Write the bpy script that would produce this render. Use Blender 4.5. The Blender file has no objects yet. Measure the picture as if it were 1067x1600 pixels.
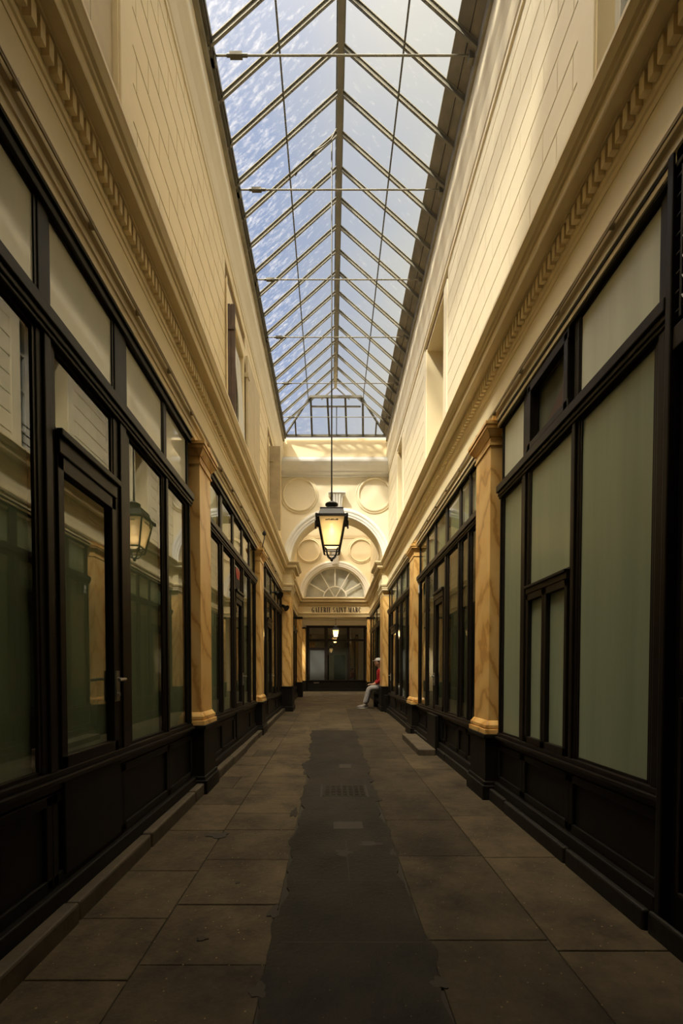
import bpy, bmesh, math, random
from mathutils import Vector
random.seed(7)
C = bpy.context.scene.collection
PI = math.pi
E = 1.21                      # eye height; all heights in the builders are given from eye level

# ------------------------------------------------------------------ camera, sky, sun, exposure
cam_d = bpy.data.cameras.new('camera'); cam = bpy.data.objects.new('camera', cam_d); C.objects.link(cam)
cam.location = (0, 0, E); cam.rotation_euler = (math.radians(90 - 1.5), 0, 0)
cam_d.sensor_fit = 'AUTO'; cam_d.sensor_width = 36; cam_d.lens = 711 / 1600 * 36
cam_d.shift_x = 16.5 / 1600; cam_d.shift_y = 272 / 1600
cam_d.clip_start = .05; cam_d.clip_end = 200
bpy.context.scene.camera = cam
vs = bpy.context.scene.view_settings
vs.view_transform = 'Standard'; vs.look = 'None'; vs.gamma = 1; vs.use_curve_mapping = False
vs.exposure = 0.42

SUNDIR = Vector((-.44, -.60, .76)).normalized()      # towards the sun
world = bpy.data.worlds.new('sky'); bpy.context.scene.world = world; world.use_nodes = True
nt = world.node_tree; nt.nodes.clear()
def wn(t, **k):
    n = nt.nodes.new(t)
    for a, b in k.items(): setattr(n, a, b)
    return n
W_SKY = 1.0
GLOWDIR = Vector((-.12, -.22, .97)).normalized()     # added sky glow near the zenith, out of frame
tc = wn('ShaderNodeTexCoord'); geo = tc.outputs['Generated']
mp = wn('ShaderNodeMapping'); mp.inputs['Scale'].default_value = (1.6, 1.6, 2.6); nt.links.new(geo, mp.inputs[0])
noi = wn('ShaderNodeTexNoise'); noi.inputs['Scale'].default_value = 1.7; noi.inputs['Detail'].default_value = 4; noi.inputs['Roughness'].default_value = .45
nt.links.new(mp.outputs[0], noi.inputs['Vector'])
sep = wn('ShaderNodeSeparateXYZ'); nt.links.new(geo, sep.inputs[0])
ax = wn('ShaderNodeMath', operation='MULTIPLY_ADD'); nt.links.new(sep.outputs[0], ax.inputs[0]); ax.inputs[1].default_value = 1.7
nt.links.new(noi.outputs['Fac'], ax.inputs[2])
cr = wn('ShaderNodeValToRGB'); cr.color_ramp.elements[0].position = .36; cr.color_ramp.elements[1].position = .74
cr.color_ramp.elements[0].color = (.29, .35, .51, 1); cr.color_ramp.elements[1].color = (.56, .535, .485, 1)
nt.links.new(ax.outputs[0], cr.inputs[0])
# glow added high overhead, out of frame, to brighten the lower walls
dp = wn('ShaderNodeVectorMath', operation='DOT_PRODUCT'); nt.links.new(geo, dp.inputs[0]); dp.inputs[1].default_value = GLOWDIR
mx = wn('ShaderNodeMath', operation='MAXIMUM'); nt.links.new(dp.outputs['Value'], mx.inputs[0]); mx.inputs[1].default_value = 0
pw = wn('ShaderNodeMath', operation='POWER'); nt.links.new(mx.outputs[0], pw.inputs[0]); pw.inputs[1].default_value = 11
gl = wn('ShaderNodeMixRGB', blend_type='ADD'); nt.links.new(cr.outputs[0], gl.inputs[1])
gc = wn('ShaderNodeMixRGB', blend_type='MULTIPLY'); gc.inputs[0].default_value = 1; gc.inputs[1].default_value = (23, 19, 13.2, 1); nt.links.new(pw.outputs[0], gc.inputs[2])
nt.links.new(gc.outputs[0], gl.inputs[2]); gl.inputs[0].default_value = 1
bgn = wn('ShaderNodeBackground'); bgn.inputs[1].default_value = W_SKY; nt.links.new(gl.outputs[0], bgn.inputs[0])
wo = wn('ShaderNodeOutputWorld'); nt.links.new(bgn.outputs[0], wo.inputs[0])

sd = bpy.data.lights.new('sun', 'SUN'); sun = bpy.data.objects.new('sun', sd); C.objects.link(sun)
sd.energy = 4.9; sd.angle = math.radians(5); sd.color = (1, .90, .72)
sun.rotation_euler = SUNDIR.to_track_quat('Z', 'Y').to_euler(); sun.location = (-4, -4, 12)

# ------------------------------------------------------------------ materials
def mat(name, col, rough=.6, metal=0, bump=0, bscale=40, vary=0, vscale=6, spec=.5, vcol=None):
    m = bpy.data.materials.new(name); m.use_nodes = True; t = m.node_tree; p = t.nodes['Principled BSDF']
    p.inputs['Base Color'].default_value = (*col, 1); p.inputs['Roughness'].default_value = rough
    p.inputs['Metallic'].default_value = metal; p.inputs['Specular IOR Level'].default_value = spec
    g = t.nodes.new('ShaderNodeNewGeometry')
    if vary or vcol:
        n = t.nodes.new('ShaderNodeTexNoise'); n.inputs['Scale'].default_value = vscale; n.inputs['Detail'].default_value = 6
        t.links.new(g.outputs['Position'], n.inputs['Vector'])
        r = t.nodes.new('ShaderNodeValToRGB'); r.color_ramp.elements[0].position = .35; r.color_ramp.elements[1].position = .68
        c2 = vcol or tuple(c * (1 - vary) for c in col)
        r.color_ramp.elements[0].color = (*c2, 1); r.color_ramp.elements[1].color = (*col, 1)
        t.links.new(n.outputs['Fac'], r.inputs[0]); t.links.new(r.outputs[0], p.inputs['Base Color'])
    if bump:
        n = t.nodes.new('ShaderNodeTexNoise'); n.inputs['Scale'].default_value = bscale; n.inputs['Detail'].default_value = 4
        t.links.new(g.outputs['Position'], n.inputs['Vector'])
        b = t.nodes.new('ShaderNodeBump'); b.inputs['Strength'].default_value = bump; b.inputs['Distance'].default_value = .01
        t.links.new(n.outputs['Fac'], b.inputs['Height']); t.links.new(b.outputs[0], p.inputs['Normal'])
    return m
M = {}
M['cream'] = mat('cream_paint', (.82, .685, .43), .55, bump=.12, bscale=30, vary=.05, vscale=2.5)
M['cream_light'] = mat('pale_cream_paint', (.80, .71, .52), .5, bump=.1, bscale=25, vary=.05, vscale=3)
M['frieze'] = mat('cream_frieze_paint', (.90, .78, .52), .55, bump=.1, bscale=25, vary=.04, vscale=2); M['groove'] = mat('joint_mortar', (.20, .13, .055), .9)
M['moulding'] = mat('cream_moulding', (.89, .74, .46), .45, bump=.1, bscale=40, vary=.08, vscale=5)
M['stone_white'] = mat('white_painted_stone', (.74, .735, .72), .4, bump=.12, bscale=35, vary=.07, vscale=6)
M['black'] = mat('black_brown_wood_paint', (.010, .0085, .0065), .5, bump=.06, bscale=25, vary=.4, vscale=8, spec=.22)
M['frame'] = mat('dark_brown_frame_paint', (.018, .014, .011), .38, bump=.05, bscale=20, vary=.35, vscale=10, spec=.22)
M['steel'] = mat('weathered_grey_steel', (.23, .21, .155), .6, .15, vary=.25, vscale=5)
M['rod'] = mat('dark_rod_iron', (.11, .10, .075), .45, .5)
M['zinc'] = mat('grey_brown_boarding', (.22, .19, .13), .7, vary=.3, vscale=6)
M['lead_grey'] = mat('grey_lead', (.30, .27, .20), .6, vary=.3, vscale=8)
M['iron'] = mat('black_iron', (.012, .011, .010), .4, .2)
M['iron_grey'] = mat('dark_grey_metal_roof', (.045, .045, .05), .45, .3)
M['shutter'] = mat('beige_shutter_paint', (.56, .46, .29), .6, vary=.12, vscale=6)
M['shutter_weathered'] = mat('weathered_grey_brown_shutter', (.36, .28, .16), .7, vary=.25, vscale=7)
M['shutter_brown'] = mat('brown_shutter_edge', (.10, .055, .032), .6, vary=.3, vscale=9)
M['white_frame'] = mat('white_window_paint', (.62, .60, .54), .4)
M['curtain'] = mat('grey_curtain', (.33, .33, .31), .9, vary=.25, vscale=9)
M['brass'] = mat('brass', (.45, .30, .10), .3, .9)
M['chrome'] = mat('worn_steel', (.4, .38, .35), .3, .9)
M['sign_letters'] = mat('dark_brown_letters', (.045, .028, .018), .6)
M['white_letter'] = mat('white_number', (.75, .73, .68), .5)
M['red_paper'] = mat('red_poster', (.42, .012, .010), .5)
M['cable'] = mat('grey_cable', (.45, .36, .22), .6)
M['grey_panel'] = mat('blue_grey_panel', (.075, .078, .075), .5)
M['mustard'] = mat('mustard_door_film', (.24, .16, .055), .5)
M['fan_blind'] = mat('pale_grey_blind', (.75, .73, .70), .8, vary=.3, vscale=3); M['dark'] = mat('dark_interior', (.02, .017, .013), .8)
# interior screens seen through the panes
def screen(name, a, b, sc=(8, 8, .7)):
    m = mat(name, a, .8); t = m.node_tree; p = t.nodes['Principled BSDF']
    g = t.nodes.new('ShaderNodeNewGeometry'); mp = t.nodes.new('ShaderNodeMapping'); mp.inputs['Scale'].default_value = sc
    n = t.nodes.new('ShaderNodeTexNoise'); n.inputs['Scale'].default_value = 1.0; n.inputs['Detail'].default_value = 3
    r = t.nodes.new('ShaderNodeValToRGB'); r.color_ramp.elements[0].color = (*a, 1); r.color_ramp.elements[1].color = (*b, 1)
    r.color_ramp.elements[0].position = .3; r.color_ramp.elements[1].position = .7
    t.links.new(g.outputs['Position'], mp.inputs[0]); t.links.new(mp.outputs[0], n.inputs['Vector']); t.links.new(n.outputs['Fac'], r.inputs[0]); t.links.new(r.outputs[0], p.inputs['Base Color'])
    return m
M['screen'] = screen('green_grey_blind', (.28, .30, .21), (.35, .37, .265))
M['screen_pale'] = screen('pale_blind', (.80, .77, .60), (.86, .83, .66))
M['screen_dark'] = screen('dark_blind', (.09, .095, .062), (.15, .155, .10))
def frosted(name, a, b):
    m = screen(name, a, b, (9, 9, .6)); p = m.node_tree.nodes['Principled BSDF']
    p.inputs['Roughness'].default_value = .30; p.inputs['Specular IOR Level'].default_value = .45; return m
M['frosted'] = frosted('frosted_green_grey_glass', (.25, .30, .20), (.32, .37, .25))
M['frosted_light'] = frosted('frosted_pale_glass', (.60, .62, .49), (.70, .72, .58))
M['pale_reflection'] = screen('pale_reflection_transom', (.76, .76, .62), (.86, .85, .70), (3, 3, 2)); _p = M['pale_reflection'].node_tree.nodes['Principled BSDF']; _p.inputs['Roughness'].default_value = .05; _p.inputs['IOR'].default_value = 2.3  # pale body colour stands in for bright reflections in the left transoms
def glass(name, ior, tint, rough=.01):
    m = bpy.data.materials.new(name); m.use_nodes = True; t = m.node_tree; t.nodes.clear()
    o = t.nodes.new('ShaderNodeOutputMaterial'); mix = t.nodes.new('ShaderNodeMixShader')
    tr = t.nodes.new('ShaderNodeBsdfTransparent'); tr.inputs[0].default_value = (*tint, 1)
    g = t.nodes.new('ShaderNodeBsdfGlossy'); g.inputs['Roughness'].default_value = rough
    f = t.nodes.new('ShaderNodeFresnel'); f.inputs[0].default_value = ior
    ge = t.nodes.new('ShaderNodeNewGeometry'); s = t.nodes.new('ShaderNodeMath'); s.operation = 'SUBTRACT'; s.inputs[0].default_value = 1
    t.links.new(ge.outputs['Backfacing'], s.inputs[1]); mu = t.nodes.new('ShaderNodeMath'); mu.operation = 'MULTIPLY'
    t.links.new(f.outputs[0], mu.inputs[0]); t.links.new(s.outputs[0], mu.inputs[1])
    t.links.new(mu.outputs[0], mix.inputs[0]); t.links.new(tr.outputs[0], mix.inputs[1]); t.links.new(g.outputs[0], mix.inputs[2]); t.links.new(mix.outputs[0], o.inputs[0])
    return m
M['glass'] = glass('shop_window_glass', 2.5, (.86, .90, .84))
M['window_glass'] = glass('old_window_glass', 1.6, (.93, .95, .95))
# skylight glass: clear but with rain dirt streaks that catch the light
def roofglass():
    m = bpy.data.materials.new('dirty_roof_glass'); m.use_nodes = True; t = m.node_tree; t.nodes.clear()
    o = t.nodes.new('ShaderNodeOutputMaterial'); tr = t.nodes.new('ShaderNodeBsdfTransparent'); tr.inputs[0].default_value = (.90, .92, .93, 1)
    df = t.nodes.new('ShaderNodeBsdfTranslucent'); df.inputs[0].default_value = (.9, .88, .84, 1)
    mix = t.nodes.new('ShaderNodeMixShader'); g = t.nodes.new('ShaderNodeNewGeometry')
    mp = t.nodes.new('ShaderNodeMapping'); mp.inputs['Scale'].default_value = (4, 12, 4)
    n = t.nodes.new('ShaderNodeTexNoise'); n.inputs['Scale'].default_value = 1.6; n.inputs['Detail'].default_value = 9; n.inputs['Roughness'].default_value = .75
    t.links.new(g.outputs['Position'], mp.inputs[0]); t.links.new(mp.outputs[0], n.inputs['Vector'])
    sp = t.nodes.new('ShaderNodeSeparateXYZ'); t.links.new(g.outputs['Position'], sp.inputs[0])
    # streaks gather on the lower left-hand panes
    mr = t.nodes.new('ShaderNodeMapRange'); mr.inputs[1].default_value = .1; mr.inputs[2].default_value = -1.1; mr.inputs[3].default_value = 0; mr.inputs[4].default_value = .12
    t.links.new(sp.outputs[0], mr.inputs[0])
    ad = t.nodes.new('ShaderNodeMath'); ad.operation = 'ADD'; t.links.new(n.outputs['Fac'], ad.inputs[0]); t.links.new(mr.outputs[0], ad.inputs[1])
    r = t.nodes.new('ShaderNodeValToRGB'); r.color_ramp.elements[0].position = .58; r.color_ramp.elements[0].color = (.0,) * 3 + (1,)
    r.color_ramp.elements[1].position = .84; r.color_ramp.elements[1].color = (.10,) * 3 + (1,)
    t.links.new(ad.outputs[0], r.inputs[0])
    t.links.new(r.outputs[0], mix.inputs[0]); t.links.new(tr.outputs[0], mix.inputs[1]); t.links.new(df.outputs[0], mix.inputs[2]); t.links.new(mix.outputs[0], o.inputs[0])
    return m
M['roof_glass'] = roofglass(); M['dim_roof_glass'] = glass('dimming_flat_roof_glass', 1.5, (.68, .66, .62))  # grey tint of the unseen flat roof, set to dim the far bay
def emis(name, col, s, base=(.8, .7, .5)):
    m = mat(name, base, .4); p = m.node_tree.nodes['Principled BSDF']
    p.inputs['Emission Color'].default_value = (*col, 1); p.inputs['Emission Strength'].default_value = s; return m
M['bulb'] = emis('lit_bulb', (1, .90, .70), 14)
def lampglass():
    m = bpy.data.materials.new('frosted_lantern_glass'); m.use_nodes = True; t = m.node_tree; t.nodes.clear()
    o = t.nodes.new('ShaderNodeOutputMaterial'); tr = t.nodes.new('ShaderNodeBsdfTransparent'); tr.inputs[0].default_value = (.95, .88, .72, 1)
    d = t.nodes.new('ShaderNodeBsdfTranslucent'); d.inputs[0].default_value = (.85, .74, .52, 1)
    d2 = t.nodes.new('ShaderNodeBsdfDiffuse'); d2.inputs[0].default_value = (.76, .68, .50, 1)
    a = t.nodes.new('ShaderNodeMixShader'); a.inputs[0].default_value = .5; b = t.nodes.new('ShaderNodeMixShader'); b.inputs[0].default_value = .8
    t.links.new(d.outputs[0], a.inputs[1]); t.links.new(d2.outputs[0], a.inputs[2]); t.links.new(tr.outputs[0], b.inputs[1]); t.links.new(a.outputs[0], b.inputs[2]); t.links.new(b.outputs[0], o.inputs[0])
    return m
M['lamp_glass'] = lampglass()
def marble():
    m = mat('ochre_marble', (.62, .36, .12), .32, bump=.03); t = m.node_tree; p = t.nodes['Principled BSDF']
    g = t.nodes.new('ShaderNodeNewGeometry'); mp = t.nodes.new('ShaderNodeMapping'); mp.inputs['Scale'].default_value = (2.2, 2.2, 1.5); mp.inputs['Rotation'].default_value = (.9, .5, .2)
    w = t.nodes.new('ShaderNodeTexWave'); w.inputs['Scale'].default_value = .9; w.inputs['Distortion'].default_value = 9; w.inputs['Detail'].default_value = 5; w.inputs['Detail Scale'].default_value = 1.2
    r = t.nodes.new('ShaderNodeValToRGB'); e = r.color_ramp.elements; e[0].position = 0; e[0].color = (.62, .32, .09, 1); e[1].position = 1; e[1].color = (.92, .60, .23, 1)
    x = r.color_ramp.elements.new(.14); x.color = (.84, .50, .16, 1)
    t.links.new(g.outputs['Position'], mp.inputs[0]); t.links.new(mp.outputs[0], w.inputs['Vector']); t.links.new(w.outputs['Fac'], r.inputs[0]); t.links.new(r.outputs[0], p.inputs['Base Color'])
    return m
M['marble'] = marble()
def paving(name, a, b, tint=True):
    m = mat(name, a, .75, bump=.5, bscale=45, spec=.25); t = m.node_tree; p = t.nodes['Principled BSDF']
    g = t.nodes.new('ShaderNodeNewGeometry')
    n = t.nodes.new('ShaderNodeTexNoise'); n.inputs['Scale'].default_value = 2.6; n.inputs['Detail'].default_value = 10; n.inputs['Roughness'].default_value = .72
    t.links.new(g.outputs['Position'], n.inputs['Vector'])
    r = t.nodes.new('ShaderNodeValToRGB'); r.color_ramp.elements[0].position = .34; r.color_ramp.elements[1].position = .64
    r.color_ramp.elements[0].color = (*b, 1); r.color_ramp.elements[1].color = (*a, 1); t.links.new(n.outputs['Fac'], r.inputs[0])
    # small pale specks trodden into the stone
    v = t.nodes.new('ShaderNodeTexVoronoi'); v.inputs['Scale'].default_value = 22; t.links.new(g.outputs['Position'], v.inputs['Vector'])
    s = t.nodes.new('ShaderNodeMath'); s.operation = 'LESS_THAN'; s.inputs[1].default_value = .08; t.links.new(v.outputs['Distance'], s.inputs[0])
    mx = t.nodes.new('ShaderNodeMixRGB'); t.links.new(s.outputs[0], mx.inputs[0]); t.links.new(r.outputs[0], mx.inputs[1]); mx.inputs[2].default_value = (a[0] * 2.6, a[1] * 2.5, a[2] * 2.4, 1)
    out = mx.outputs[0]
    if tint:
        at = t.nodes.new('ShaderNodeAttribute'); at.attribute_name = 'tint'
        mu = t.nodes.new('ShaderNodeMixRGB'); mu.blend_type = 'MULTIPLY'; mu.inputs[0].default_value = 1; t.links.new(out, mu.inputs[1]); t.links.new(at.outputs['Color'], mu.inputs[2]); out = mu.outputs[0]
    t.links.new(out, p.inputs['Base Color']); return m
M['paving'] = paving('worn_stone_slabs', (.088, .066, .037), (.024, .017, .010))
M['band'] = paving('dark_patched_paving', (.024, .0185, .012), (.006, .005, .003), False)
M['joint'] = mat('dark_paving_joint', (.030, .024, .017), .9)
M['curb'] = mat('worn_stone_curb', (.085, .062, .036), .7, bump=.6, bscale=14, vary=.45, vscale=5)
M['dark_curb'] = mat('black_painted_curb', (.018, .015, .011), .6, bump=.5, bscale=14, vary=.4, vscale=5, spec=.3); M['skin'] = mat('skin', (.55, .32, .22), .5); M['red_cloth'] = mat('red_cloth', (.42, .012, .016), .8, bump=.3, bscale=30)
M['grey_cloth'] = mat('light_grey_cloth', (.42, .41, .42), .85, bump=.5, bscale=22, vary=.3, vscale=14)
M['white_cloth'] = mat('white_cap_cloth', (.62, .62, .62), .8); M['hair'] = mat('dark_hair', (.02, .014, .01), .7)
M['shoe'] = mat('grey_trainer', (.20, .18, .17), .6); M['stain'] = paving('stained_stone', (.13, .10, .066), (.085, .066, .044), False); M['sole'] = mat('white_shoe_sole', (.5, .49, .47), .6); M['bag_cloth'] = mat('black_bag_cloth', (.02, .018, .017), .7, bump=.4, bscale=20)

# ------------------------------------------------------------------ mesh helpers
def floor_z(y): return -E + .02 * y          # the paving climbs gently away from the camera (relative to the eye)
class MB:
    def __init__(s): s.v = []; s.f = []; s.tint = []
    def raw(s, vs, fs):
        n = len(s.v); s.v += [tuple(v) for v in vs]; s.f += [tuple(i + n for i in f) for f in fs]; return s
    def box(s, x0, x1, y0, y1, z0, z1, z0b=None, z1b=None):     # z0b/z1b: heights at y1
        if x0 > x1: x0, x1 = x1, x0
        z0b = z0 if z0b is None else z0b; z1b = z1 if z1b is None else z1b
        return s.raw([(x0, y0, z0), (x1, y0, z0), (x1, y1, z0b), (x0, y1, z0b), (x0, y0, z1), (x1, y0, z1), (x1, y1, z1b), (x0, y1, z1b)],
                     [(0, 3, 2, 1), (4, 5, 6, 7), (0, 1, 5, 4), (1, 2, 6, 5), (2, 3, 7, 6), (3, 0, 4, 7)])
    def fbox(s, x0, x1, y0, y1, z1=None, h0=-.02, h1=None):      # bottom follows the floor; top at z1 or at floor + h1
        a, b = floor_z(y0), floor_z(y1)
        return s.box(x0, x1, y0, y1, a + h0, z1 if h1 is None else a + h1, b + h0, z1 if h1 is None else b + h1)
    def tube(s, pts, r, n=8, cap=True):
        pts = [Vector(p) for p in pts]; rs = r if isinstance(r, (list, tuple)) else [r] * len(pts)
        rings = []; up = None
        for i, p in enumerate(pts):
            t = (pts[min(i + 1, len(pts) - 1)] - pts[max(i - 1, 0)]).normalized()
            if up is None: up = Vector((0, 0, 1)) if abs(t.z) < .9 else Vector((1, 0, 0))
            u = (up - t * up.dot(t)).normalized(); w = t.cross(u); up = u
            rings.append([p + (u * math.cos(2 * PI * k / n) + w * math.sin(2 * PI * k / n)) * rs[i] for k in range(n)])
        vs = [q for g in rings for q in g]; fs = []
        for i in range(len(pts) - 1):
            for k in range(n): fs.append((i * n + k, i * n + (k + 1) % n, (i + 1) * n + (k + 1) % n, (i + 1) * n + k))
        if cap: fs += [tuple(range(n))[::-1], tuple((len(pts) - 1) * n + k for k in range(n))]
        return s.raw(vs, fs)
    def prism(s, poly, a, b, axis='y'):                      # polygon (p,q) extruded along axis
        n = len(poly)
        def pt(p, q, t): return {'y': (p, t, q), 'x': (t, p, q), 'z': (p, q, t)}[axis]
        vs = [pt(p, q, a) for p, q in poly] + [pt(p, q, b) for p, q in poly]
        fs = [tuple(range(n)), tuple(range(n, 2 * n))[::-1]] + [(i, i + n, (i + 1) % n + n, (i + 1) % n) for i in range(n)]
        return s.raw(vs, fs)
    def beam(s, a, b, w, h, up=(0, 0, 1)):                   # rectangular bar from a to b
        a = Vector(a); b = Vector(b); t = (b - a).normalized(); up = Vector(up); side = t.cross(up).normalized(); u = side.cross(t)
        c = [(-w / 2, -h / 2), (w / 2, -h / 2), (w / 2, h / 2), (-w / 2, h / 2)]
        vs = [a + side * p + u * q for p, q in c] + [b + side * p + u * q for p, q in c]
        return s.raw(vs, [(3, 2, 1, 0), (4, 5, 6, 7), (0, 1, 5, 4), (1, 2, 6, 5), (2, 3, 7, 6), (3, 0, 4, 7)])
    def lathe(s, prof, cx, cy, n=24):                        # (r, z) round a vertical axis
        vs = []; fs = []
        for r, z in prof:
            for k in range(n): vs.append((cx + r * math.cos(2 * PI * k / n), cy + r * math.sin(2 * PI * k / n), z))
        for i in range(len(prof) - 1):
            for k in range(n): fs.append((i * n + k, i * n + (k + 1) % n, (i + 1) * n + (k + 1) % n, (i + 1) * n + k))
        return s.raw(vs, fs)
    def frustum(s, cx, cy, z0, h0, z1, h1):                  # square frustum, half widths h0,h1
        vs = [(cx + a * h, cy + b * h, z) for z, h in ((z0, h0), (z1, h1)) for a, b in ((-1, -1), (1, -1), (1, 1), (-1, 1))]
        return s.raw(vs, [(0, 3, 2, 1), (4, 5, 6, 7), (0, 1, 5, 4), (1, 2, 6, 5), (2, 3, 7, 6), (3, 0, 4, 7)])
    def sweep(s, prof, path, caps=True):                     # prof (offset to the right of the path, z); path in plan
        n = len(prof); P = [Vector(p) for p in path]; nor = []
        for i in range(len(P) - 1):
            t = (P[i + 1] - P[i]).normalized(); nor.append(Vector((t.y, -t.x)))
        vs = []
        for i, p in enumerate(P):
            if i == 0: m = nor[0]
            elif i == len(P) - 1: m = nor[-1]
            else:
                a, b = nor[i - 1], nor[i]; m = (a + b) / (1 + a.dot(b))
            for d, z in prof: q = p + m * d; vs.append((q.x, q.y, z))
        fs = []
        for i in range(len(P) - 1):
            for k in range(n): fs.append((i * n + k, i * n + (k + 1) % n, (i + 1) * n + (k + 1) % n, (i + 1) * n + k))
        if caps: fs += [tuple(range(n))[::-1], tuple((len(P) - 1) * n + k for k in range(n))]
        return s.raw(vs, fs)
    def build(s, name, m, parent=None, bevel=0, smooth=False, label=None):
        off = Vector((0, 0, 0)); p = parent
        while p is not None: off += p.location; p = p.parent
        vs = [Vector((v[0], v[1], v[2] + E)) for v in s.v]
        if parent is None:
            xs = [v.x for v in vs]; ys = [v.y for v in vs]; zs = [v.z for v in vs]
            off = Vector(((min(xs) + max(xs)) / 2, (min(ys) + max(ys)) / 2, min(zs)))
        me = bpy.data.meshes.new(name); me.from_pydata([v - off for v in vs], [], s.f); me.update()
        bm = bmesh.new(); bm.from_mesh(me); bmesh.ops.recalc_face_normals(bm, faces=bm.faces[:]); bm.to_mesh(me); bm.free()
        if s.tint:
            at = me.color_attributes.new('tint', 'FLOAT_COLOR', 'POINT')
            for i, c in enumerate(s.tint): at.data[i].color = (c, c * .985, c * .96, 1)
        me.materials.append(M[m])
        if smooth:
            for q in me.polygons: q.use_smooth = True
        o = bpy.data.objects.new(name, me); C.objects.link(o)
        if parent is None: o.location = off
        else: o.parent = parent
        if bevel:
            b = o.modifiers.new('bevel', 'BEVEL'); b.width = bevel; b.segments = 2; b.limit_method = 'ANGLE'; b.angle_limit = .6
        if label: o['label'] = label
        return o
def tag(o, label, cat, group=None, kind=None):
    o['label'] = label; o['category'] = cat
    if group: o['group'] = group
    if kind: o['kind'] = kind
    return o
def thing(name, label, cat, loc, group=None, kind=None):
    o = bpy.data.objects.new(name, None); C.objects.link(o); o.location = (loc[0], loc[1], loc[2] + E); o.empty_display_size = .1
    return tag(o, label, cat, group, kind)
def struct(o, label, cat='wall'):
    o['kind'] = 'structure'; o['label'] = label; o['category'] = cat; return o

XL, XR = -1.30, 1.50            # planes of the two shopfronts
UL, UR = -1.28, 1.49            # planes of the upper walls
CX = .155                       # centre of the arches
YA, YB = 11.95, 12.50           # first arch, front and back
YE = 17.3                       # far arch
YBACK = -2.5

# ------------------------------------------------------------------ floor
b = MB()
b.box(-4.2, 4.4, YBACK, 24, floor_z(YBACK) - .15, floor_z(YBACK) - .008, floor_z(24) - .15, floor_z(24) - .008)
floor = struct(b.build('floor', 'joint'), 'worn stone paving of the covered passage', 'floor')
def slab(mb, x0, x1, y0, y1, tint):
    g = .0032; a, c = floor_z(y0), floor_z(y1); k = len(mb.v)
    j = lambda: random.uniform(-.004, .004)
    mb.box(x0 + g, x1 - g, y0 + g, y1 - g, a - .03, a + j() * .3, c - .03, c + j() * .3)
    mb.tint += [tint] * (len(mb.v) - k)
sl = MB()
for x0, x1, st, dl in ((-1.42, -.78, -2.5, .52), (-.78, -.26, -2.5, .40), (.42, .96, -2.5, .66), (.96, 1.60, -2.3, .78)):
    y = st
    while y < YB + .2:
        d = dl * random.uniform(.8, 1.35)
        if y < 9 and random.random() < .25 and x0 < -.5:
            xm = x0 + (x1 - x0) * random.uniform(.55, .75)
            slab(sl, x0, xm, y, y + d, random.uniform(.72, 1.22)); slab(sl, xm, x1, y, y + d, random.uniform(.72, 1.22))
        else: slab(sl, x0, x1, y, y + d, random.uniform(.78, 1.18) * (1 if x0 < 0 else .66 if x0 < .9 else .95))
        y += d
y = YB + .2 + .5
yy = 12.9
while yy < 24:
    d = random.uniform(.6, .9); x = -4.2
    while x < 4.2:
        w = random.uniform(.6, 1.1); slab(sl, x, min(x + w, 4.4), yy, yy + d, random.uniform(.9, 1.2)); x += w
    yy += d
yy = 8.2
while yy < 13.2:                          # beyond the patched band the slabs run right across
    d = random.uniform(.5, .8); slab(sl, -.26, .42, yy, yy + d, random.uniform(.85, 1.1)); yy += d
so = sl.build('paving_slab', 'paving', floor, bevel=.004)
# the dark patched band: a ragged-edged strip down the middle
bd = MB(); N = 260; edge = []
def rag(y, s): return .016 * math.sin(y * 5.3 + s) + .012 * math.sin(y * 13.1 + 2 * s) + .007 * math.sin(y * 31 + s * 3) + random.uniform(-.004, .004)
vs = []; fs = []
for i in range(N + 1):
    y = -2.5 + 10.9 * i / N; z = floor_z(y) + .0035
    w = .02 + .10 * max(0, (y - 4.9) / 3.4)
    xl = -.235 - w + rag(y, 1) - (.05 if 5.0 < y < 5.7 else 0); xr = .415 + rag(y, 4) + (.03 if y > 4.7 else 0)
    vs += [(xl, y, z), (xr, y, z), (xl, y, z - .02), (xr, y, z - .02)]
for i in range(N):
    a = i * 4; fs += [(a, a + 1, a + 5, a + 4), (a, a + 4, a + 6, a + 2), (a + 1, a + 3, a + 7, a + 5)]
bd.raw(vs, fs); bd.build('patched_strip', 'band', floor, label='darker patched strip down the middle')
cr_ = MB()
for y in (1.95, 2.52, 3.1, 3.72, 4.45, 5.6, 6.5): cr_.box(-.22, .40, y, y + .007, floor_z(y) + .002, floor_z(y) + .0045)
cr_.box(.10, .106, 2.5, 3.1, floor_z(2.5) + .002, floor_z(2.5) + .0045, floor_z(3.1) + .002, floor_z(3.1) + .0045)
cr_.build('strip_joint', 'joint', floor)
# dark stains/patches with outlines of their own
def blot(cx, cy, rx, ry, m):
    q = MB(); n = 26; pts = []
    for k in range(n):
        a = 2 * PI * k / n; r = 1 + .22 * math.sin(3 * a + cx * 9) + .15 * math.sin(5 * a + cy * 7) + random.uniform(-.06, .06)
        x = cx + rx * r * math.cos(a); y = cy + ry * r * math.sin(a); pts.append((x, y, floor_z(y) + .0042))
    q.raw(pts + [(p[0], p[1], p[2] - .004) for p in pts], [tuple(range(n))] + [(i, (i + 1) % n, (i + 1) % n + n, i + n) for i in range(n)])
    q.build('stain', m, floor)
for a in ((-.27, 1.66, .03, .04, 'joint'), (-.57, 1.98, .022, .015, 'joint'), (-.80, 3.2, .07, .05, 'joint'), (-.28, 2.2, .025, .06, 'joint'), (-.52, 2.5, .012, .012, 'joint'), (.40, 2.9, .02, .05, 'joint'), (.41, 1.7, .03, .03, 'joint'), (.08, 2.9, .05, .05, 'joint'), (.26, 3.05, .07, .04, 'joint'), (.40, 4.1, .05, .09, 'band'), (-.30, 3.7, .03, .1, 'band')): blot(*a)
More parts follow.
